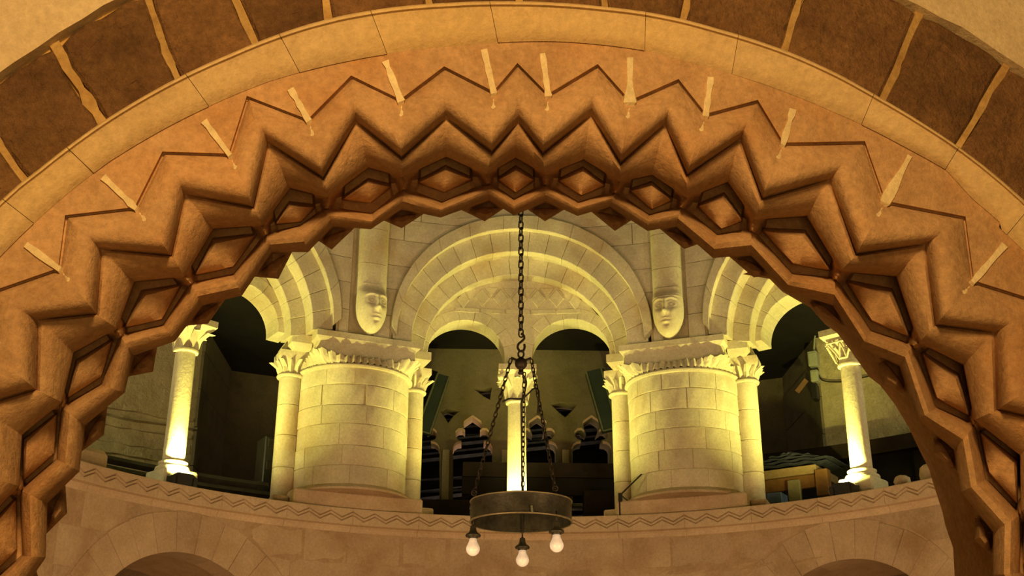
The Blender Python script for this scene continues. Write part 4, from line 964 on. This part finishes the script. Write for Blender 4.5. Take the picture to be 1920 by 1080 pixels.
# folded cloth
c0, _ = tp(1425, 870, vt); c1, _ = tp(1568, 870, vt)
mb = MB()
for k, (xa, xb, ya, yb) in enumerate([(1425, 1550, 879, 871), (1425, 1560, 873, 865), (1425, 1535, 868, 859), (1440, 1515, 860, 853), (1460, 1490, 855, 846)]):
    a, z0_ = tp(xa, ya, vt); b, _ = tp(xb, ya, vt); _, z1_ = tp(xa, yb, vt); n = 12
    def fn(i, j):
        u = lerp(a, b, i/n); an = 2*math.pi*j/10; sx = 1
        e = math.sqrt(max(.05, 1-abs(2*i/n-1)**6)); wv = .006*math.sin(i*1.7+k*2)
        return loc(TA, u, vt+.20+.19*math.cos(an), (z0_+z1_)/2+wv+(z1_-z0_)*.62*math.sin(an)*e-.015*max(0, i-8)/4)
    v, f = grid(n+1, 10, fn); f = [(i*10+j, i*10+(j+1) % 10, (i+1)*10+(j+1) % 10, (i+1)*10+j) for i in range(n) for j in range(10)]+[tuple(range(10)), tuple(n*10+j for j in range(10))]
    mb.add(v, f)
o = mb.build('folded_cloth', 'cloth', None, True, 60); tag(o, 'pile of dark navy cloth folded on the pine table', 'cloth')
tb0, zb0 = tp(1425, 876, vt+.05); tb1, zb1 = tp(1475, 850, vt+.05)
o = boxpx('blue_crate', 1436, 925, 1465, 944, 3.5, .15, 'blue', 'small blue box on the gallery floor beside the right pillar', 'box', .006)
# loose stones on the ledge at far right
for x0, y0, x1, y1, nm in ((1716, 870, 1760, 892, 'larger loose stone on the ledge at the far right edge'), (1672, 891, 1698, 900, 'smaller loose stone on the ledge beside the larger stone')):
    a0, zt = cyl(x0, y0, 3.2); a1, _ = cyl(x1, y0, 3.2); _, zb = cyl(x0, y1+8, 3.2); am = (a0+a1)/2
    bm = bmesh.new(); bmesh.ops.create_icosphere(bm, subdivisions=2, radius=1)
    hh = max(.03, (zt-3.30)/2)
    vv = []
    for q in bm.verts:
        s = 1+random.uniform(-.08, .08); t, vv_, z = q.co.x*(a1-a0)*1.6*s, q.co.y*.07*s, max(-1, min(.85, q.co.z*1.25))*hh; vv.append(loc(am, t, 3.24+vv_, 3.30+hh+z))
    bm.verts.index_update(); ff = [tuple(w_.index for w_ in fc.verts) for fc in bm.faces]; bm.free()
    tag(mk('loose_stone', vv, ff, 'drum'), nm, 'stone')
# junction boxes, conduit and cable on the right wall return
def onret(px, py):                                       # point on the right return's reveal plane
    p0, p1 = np.array(pol(R_(32), 5.1, 0)), np.array(pol(R_(26.2), 6.12, 0)); e = p1-p0; n_ = np.array([-e[1], e[0], 0]); n_ /= np.linalg.norm(n_)
    d = ray(px, py); return CAM+d*((p0-CAM)@n_/(d@n_))
Rb = 5.07
def wbox(x0, y0, x1, y1, mt, lab, nm='junction_box', dep=.07):
    a0, zt = cyl(x0, y0, Rb-dep); a1, _ = cyl(x1, y0, Rb-dep); _, zb = cyl(x0, y1, Rb-dep); am = (a0+a1)/2; hw = Rb*(a1-a0)/2
    r = root(nm, loc(am, 0, Rb, zb), lab, 'box')
    MB().add(*lbox(am, -hw, hw, Rb-dep, Rb+.06, zb, zt, .006)).build('case', mt, r)
    MB().add(*lbox(am, -hw*.7, hw*.7, Rb-dep-.006, Rb-dep+.002, lerp(zb, zt, .15), lerp(zb, zt, .85), .002)).build('lid', mt, r)
wbox(1513, 659, 1530, 687, 'box', 'upper grey box on the wall beside the right opening')
wbox(1518, 694, 1532, 716, 'box', 'middle grey box on the wall beside the right opening')
wbox(1518, 720, 1530, 748, 'lampm', 'black switch box hanging below the two grey boxes')
pts = [Vector(pol(*[cyl(px, py, Rb-.03)[0], Rb-.03, cyl(px, py, Rb-.03)[1]])) for px, py in ((1516, 596), (1512, 602), (1513, 612), (1520, 613), (1527, 606), (1531, 600), (1530, 612), (1527, 640), (1526, 658))]
tag(mk('cable_loop', *tube(smooth(pts), .008, 6), 'box', None, True), 'pale looped cable above the grey wall boxes', 'cable')
pts = [Vector(pol(*[cyl(px, py, Rb-.02)[0], Rb-.02, cyl(px, py, Rb-.02)[1]])) for px, py in ((1532, 690), (1536, 705), (1545, 714), (1570, 716), (1600, 712), (1650, 700))]
tag(mk('wall_cable', *tube(smooth(pts), .006, 6), 'iron', None, True), 'thin dark cable running right from the wall boxes', 'cable')
# brown brace between boxes and ceiling
a, b = [Vector(pol(cyl(*p, 5.0)[0], 5.0, cyl(*p, 5.0)[1])) for p in ((1494, 735), (1512, 712))]
tag(mk('timber_brace', *tube([a, b], .03, 4), 'pine'), 'short brown timber brace below the grey wall boxes', 'beam')
# thin rod leaning at the right pillar's plinth
p0, p1 = pol(R_(14.3), 3.12, 3.30), None
q0, q1 = upy(1163, 928, 3.04), upy(1203, 889, 2.92)
r = root('pointer_rod', tuple(q0), 'thin black rod leaning out at the foot of the right pillar', 'rod')
mk('rod', *tube([Vector(q0), Vector(q1)], .006, 6), 'lampm', r); q2, q3 = upy(1158, 936, 2.88), upy(1175, 938, 2.92)
MB().add(*pbox((q0[0]-.014, q0[1]-.014, 3.302), (.028, 0, 0), (0, .028, 0), (0, 0, max(.02, q0[2]-3.302+.012)))).build('clamp', 'lampm', r)
q3 = upy(1176, 938, 3.0); mk('rod', *tube([Vector(q0), Vector(q3)], .006, 6), 'lampm', r)

# ================================================================== HANGING LIGHT
CX, CY = -.105, 0.0
ch = root('hanging_light', (CX, CY, 2.46), 'black iron ring light with three bare bulbs hanging on chains', 'lamp')
def link(c, axis, side, L, Wd, r):                       # one oval chain link
    c, axis, side = Vector(c), Vector(axis).normalized(), Vector(side).normalized(); P = []; n, m_ = 12, 6
    nrm = axis.cross(side).normalized(); v = []; f = []
    for i in range(n):
        a = 2*math.pi*i/n; ex = L/2-Wd/2; cc = c+side*(Wd/2*math.cos(a))+axis*(Wd/2*math.sin(a)+(ex if math.sin(a) > 0 else -ex))
        o = (side*math.cos(a)+axis*math.sin(a)).normalized()
        for j in range(m_):
            b = 2*math.pi*j/m_; v.append(cc+o*r*math.cos(b)+nrm*r*math.sin(b))
    for i in range(n):
        for j in range(m_): f.append((i*m_+j, i*m_+(j+1) % m_, ((i+1) % n)*m_+(j+1) % m_, ((i+1) % n)*m_+j))
    return v, f
def chain(name, p, q, L, Wd, r, sag=0.0):
    p, q = Vector(p), Vector(q); n = max(2, int((q-p).length/(L-2.2*r))); mb = MB()
    for k in range(n):
        u = (k+.5)/n; c = p.lerp(q, u)+Vector((0, 0, -sag*math.sin(math.pi*u))); ax = (q-p)
        s0 = ax.cross(Vector((0, 1, .02))).normalized(); s1 = ax.cross(s0).normalized()
        ang = .45; side = (s0*math.cos(ang)+s1*math.sin(ang)) if k % 2 == 0 else (s1*math.cos(ang)-s0*math.sin(ang))
        mb.add(*link(c, ax, side, L, Wd, r))
    return mb.build(name, 'iron', ch, True)
chain('main_chain', (CX, CY, 3.585), (CX, CY, 7.3), .046, .024, .0042)
hk = [(CX+.0, CY, 3.60), (CX+.012, CY, 3.592), (CX+.016, CY, 3.575), (CX+.004, CY, 3.560), (CX-.012, CY, 3.545), (CX-.016, CY, 3.525), (CX-.004, CY, 3.508), (CX+.012, CY, 3.512), (CX+.018, CY, 3.53), (CX+.016, CY, 3.545)]
mk('hook', *tube(smooth(hk, 3), .006, 8), 'iron', ch, True)
mk('hook_eye', *tube([(CX+.014*math.cos(a), CY, 3.492+.018*math.sin(a)) for a in np.linspace(0, 2*math.pi, 14)], .005, 6), 'iron', ch, True)
v, f = lathe([(.002, 3.478), (.010, 3.474), (.018, 3.468), (.028, 3.458), (.031, 3.444), (.028, 3.430), (.019, 3.419), (.012, 3.417), (.012, 3.400), (.016, 3.396), (.012, 3.390), (.002, 3.388)], CX, CY, 24); mk('boss_ball', v, f, 'iron', ch, True)
# ring
RR = .236; zt, zb = 2.763, 2.664
v, f = grid(64, 8, lambda i, j: (CX+[RR-.004, RR-.002, RR+.003, RR, RR, RR+.004, RR+.001, RR-.004][j]*math.cos(2*math.pi*i/64), CY+[RR-.004, RR-.002, RR+.003, RR, RR, RR+.004, RR+.001, RR-.004][j]*math.sin(2*math.pi*i/64), [zb+.004, zt, zt, zt-.006, zb+.006, zb+.002, zb, zb][j]), True)
f += [(i*8+7, ((i+1) % 64)*8+7, ((i+1) % 64)*8, i*8) for i in range(64)]
mk('ring_band', v, f, 'brass', ch, True, 30)
def rp(deg, r=RR, z=0): a = R_(deg); return Vector((CX+r*math.sin(a), CY+r*math.cos(a), z))
for zr, rr in ((zt-.002, .0035), (zb+.002, .0045)):
    v, f = tube([(CX+(RR+.001)*math.cos(2*math.pi*i/64), CY+(RR+.001)*math.sin(2*math.pi*i/64), zr) for i in range(65)], rr, 6); mk('ring_rim', v, f, 'rim', ch, True)
for deg in (4, 140, 253):
    top = {4: rp(60, .018, 3.40), 140: Vector((CX+.050, CY-.01, 3.462)), 253: Vector((CX-.050, CY-.01, 3.462))}[deg]
    bot = rp(deg, RR-.006, 2.79)
    if deg != 4: mk('side_eye', *tube([top+Vector((0, 0, .008)), Vector((CX, CY, 3.452))], .006, 6), 'iron', ch, True); bot = rp(deg, RR-.006, 2.79)
    mk('eye_bolt', *tube([rp(deg, RR-.006, 2.74), rp(deg, RR-.006, 2.775)], .005, 6), 'iron', ch, True)
    pl_ = rp(deg, RR-.006, 2.785); mk('shackle', *tube([pl_+Vector((.012*math.cos(a), 0, .012*math.sin(a)+.004)) for a in np.linspace(0, 2*math.pi, 12)], .004, 6), 'iron', ch, True)
    chain('support_chain', bot, top, .030, .016, .0030)
    # lamp holder hanging under the ring
    hp = rp(deg, RR-.004 if deg != 140 else RR+.0, 0); x, y = hp.x, hp.y
    mk('holder_stem', *tube([(x, y, zb+.02), (x, y, 2.628)], .004, 6), 'iron', ch, True)
    v, f = lathe([(.004, 2.640), (.013, 2.634), (.015, 2.618), (.020, 2.606), (.033, 2.598), (.036, 2.592), (.034, 2.586), (.022, 2.585), (.020, 2.578), (.004, 2.577)], x, y, 20); hd = mk('lamp_holder', v, f, 'brass', ch, True, 40)
    prof = [(.003, 2.512-.012)]+[(.0315*math.sin(a), 2.531-.0315*math.cos(a)) for a in np.linspace(.25, 1.9, 11)]+[(.024, 2.553), (.0185, 2.565), (.0165, 2.580)]
    v, f = lathe(prof, x, y, 24); mk('bulb', v, f, 'bulb', hd, True)
# cables: from the boss down the middle and looping across
mk('cable', *tube(smooth([Vector((CX, CY, 3.40)), rp(60, .03, 3.36), rp(30, .035, 3.30), rp(10, .02, 3.26), rp(4, .05, 3.22), rp(4, .10, 3.08), rp(4, .17, 2.92), rp(4, .22, 2.80), rp(4, .228, 2.64)]), .0045, 6), 'lampm', ch, True)
lp = [rp(253, .095, 3.24), rp(250, .06, 3.258), rp(260, .03, 3.262), Vector((CX, CY, 3.264)), rp(120, .03, 3.278), rp(130, .075, 3.30), rp(132, .105, 3.29), rp(136, .118, 3.25), rp(138, .112, 3.16)]
mk('cable', *tube(smooth(lp), .0045, 6), 'lampm', ch, True)
# pale tape tab on the near rim
MB().add(*pbox((CX+.035, CY-RR-.006, 2.666), (.010, 0, 0), (0, .003, 0), (-.003, 0, .030))).build('tape_tab', 'edge', ch)
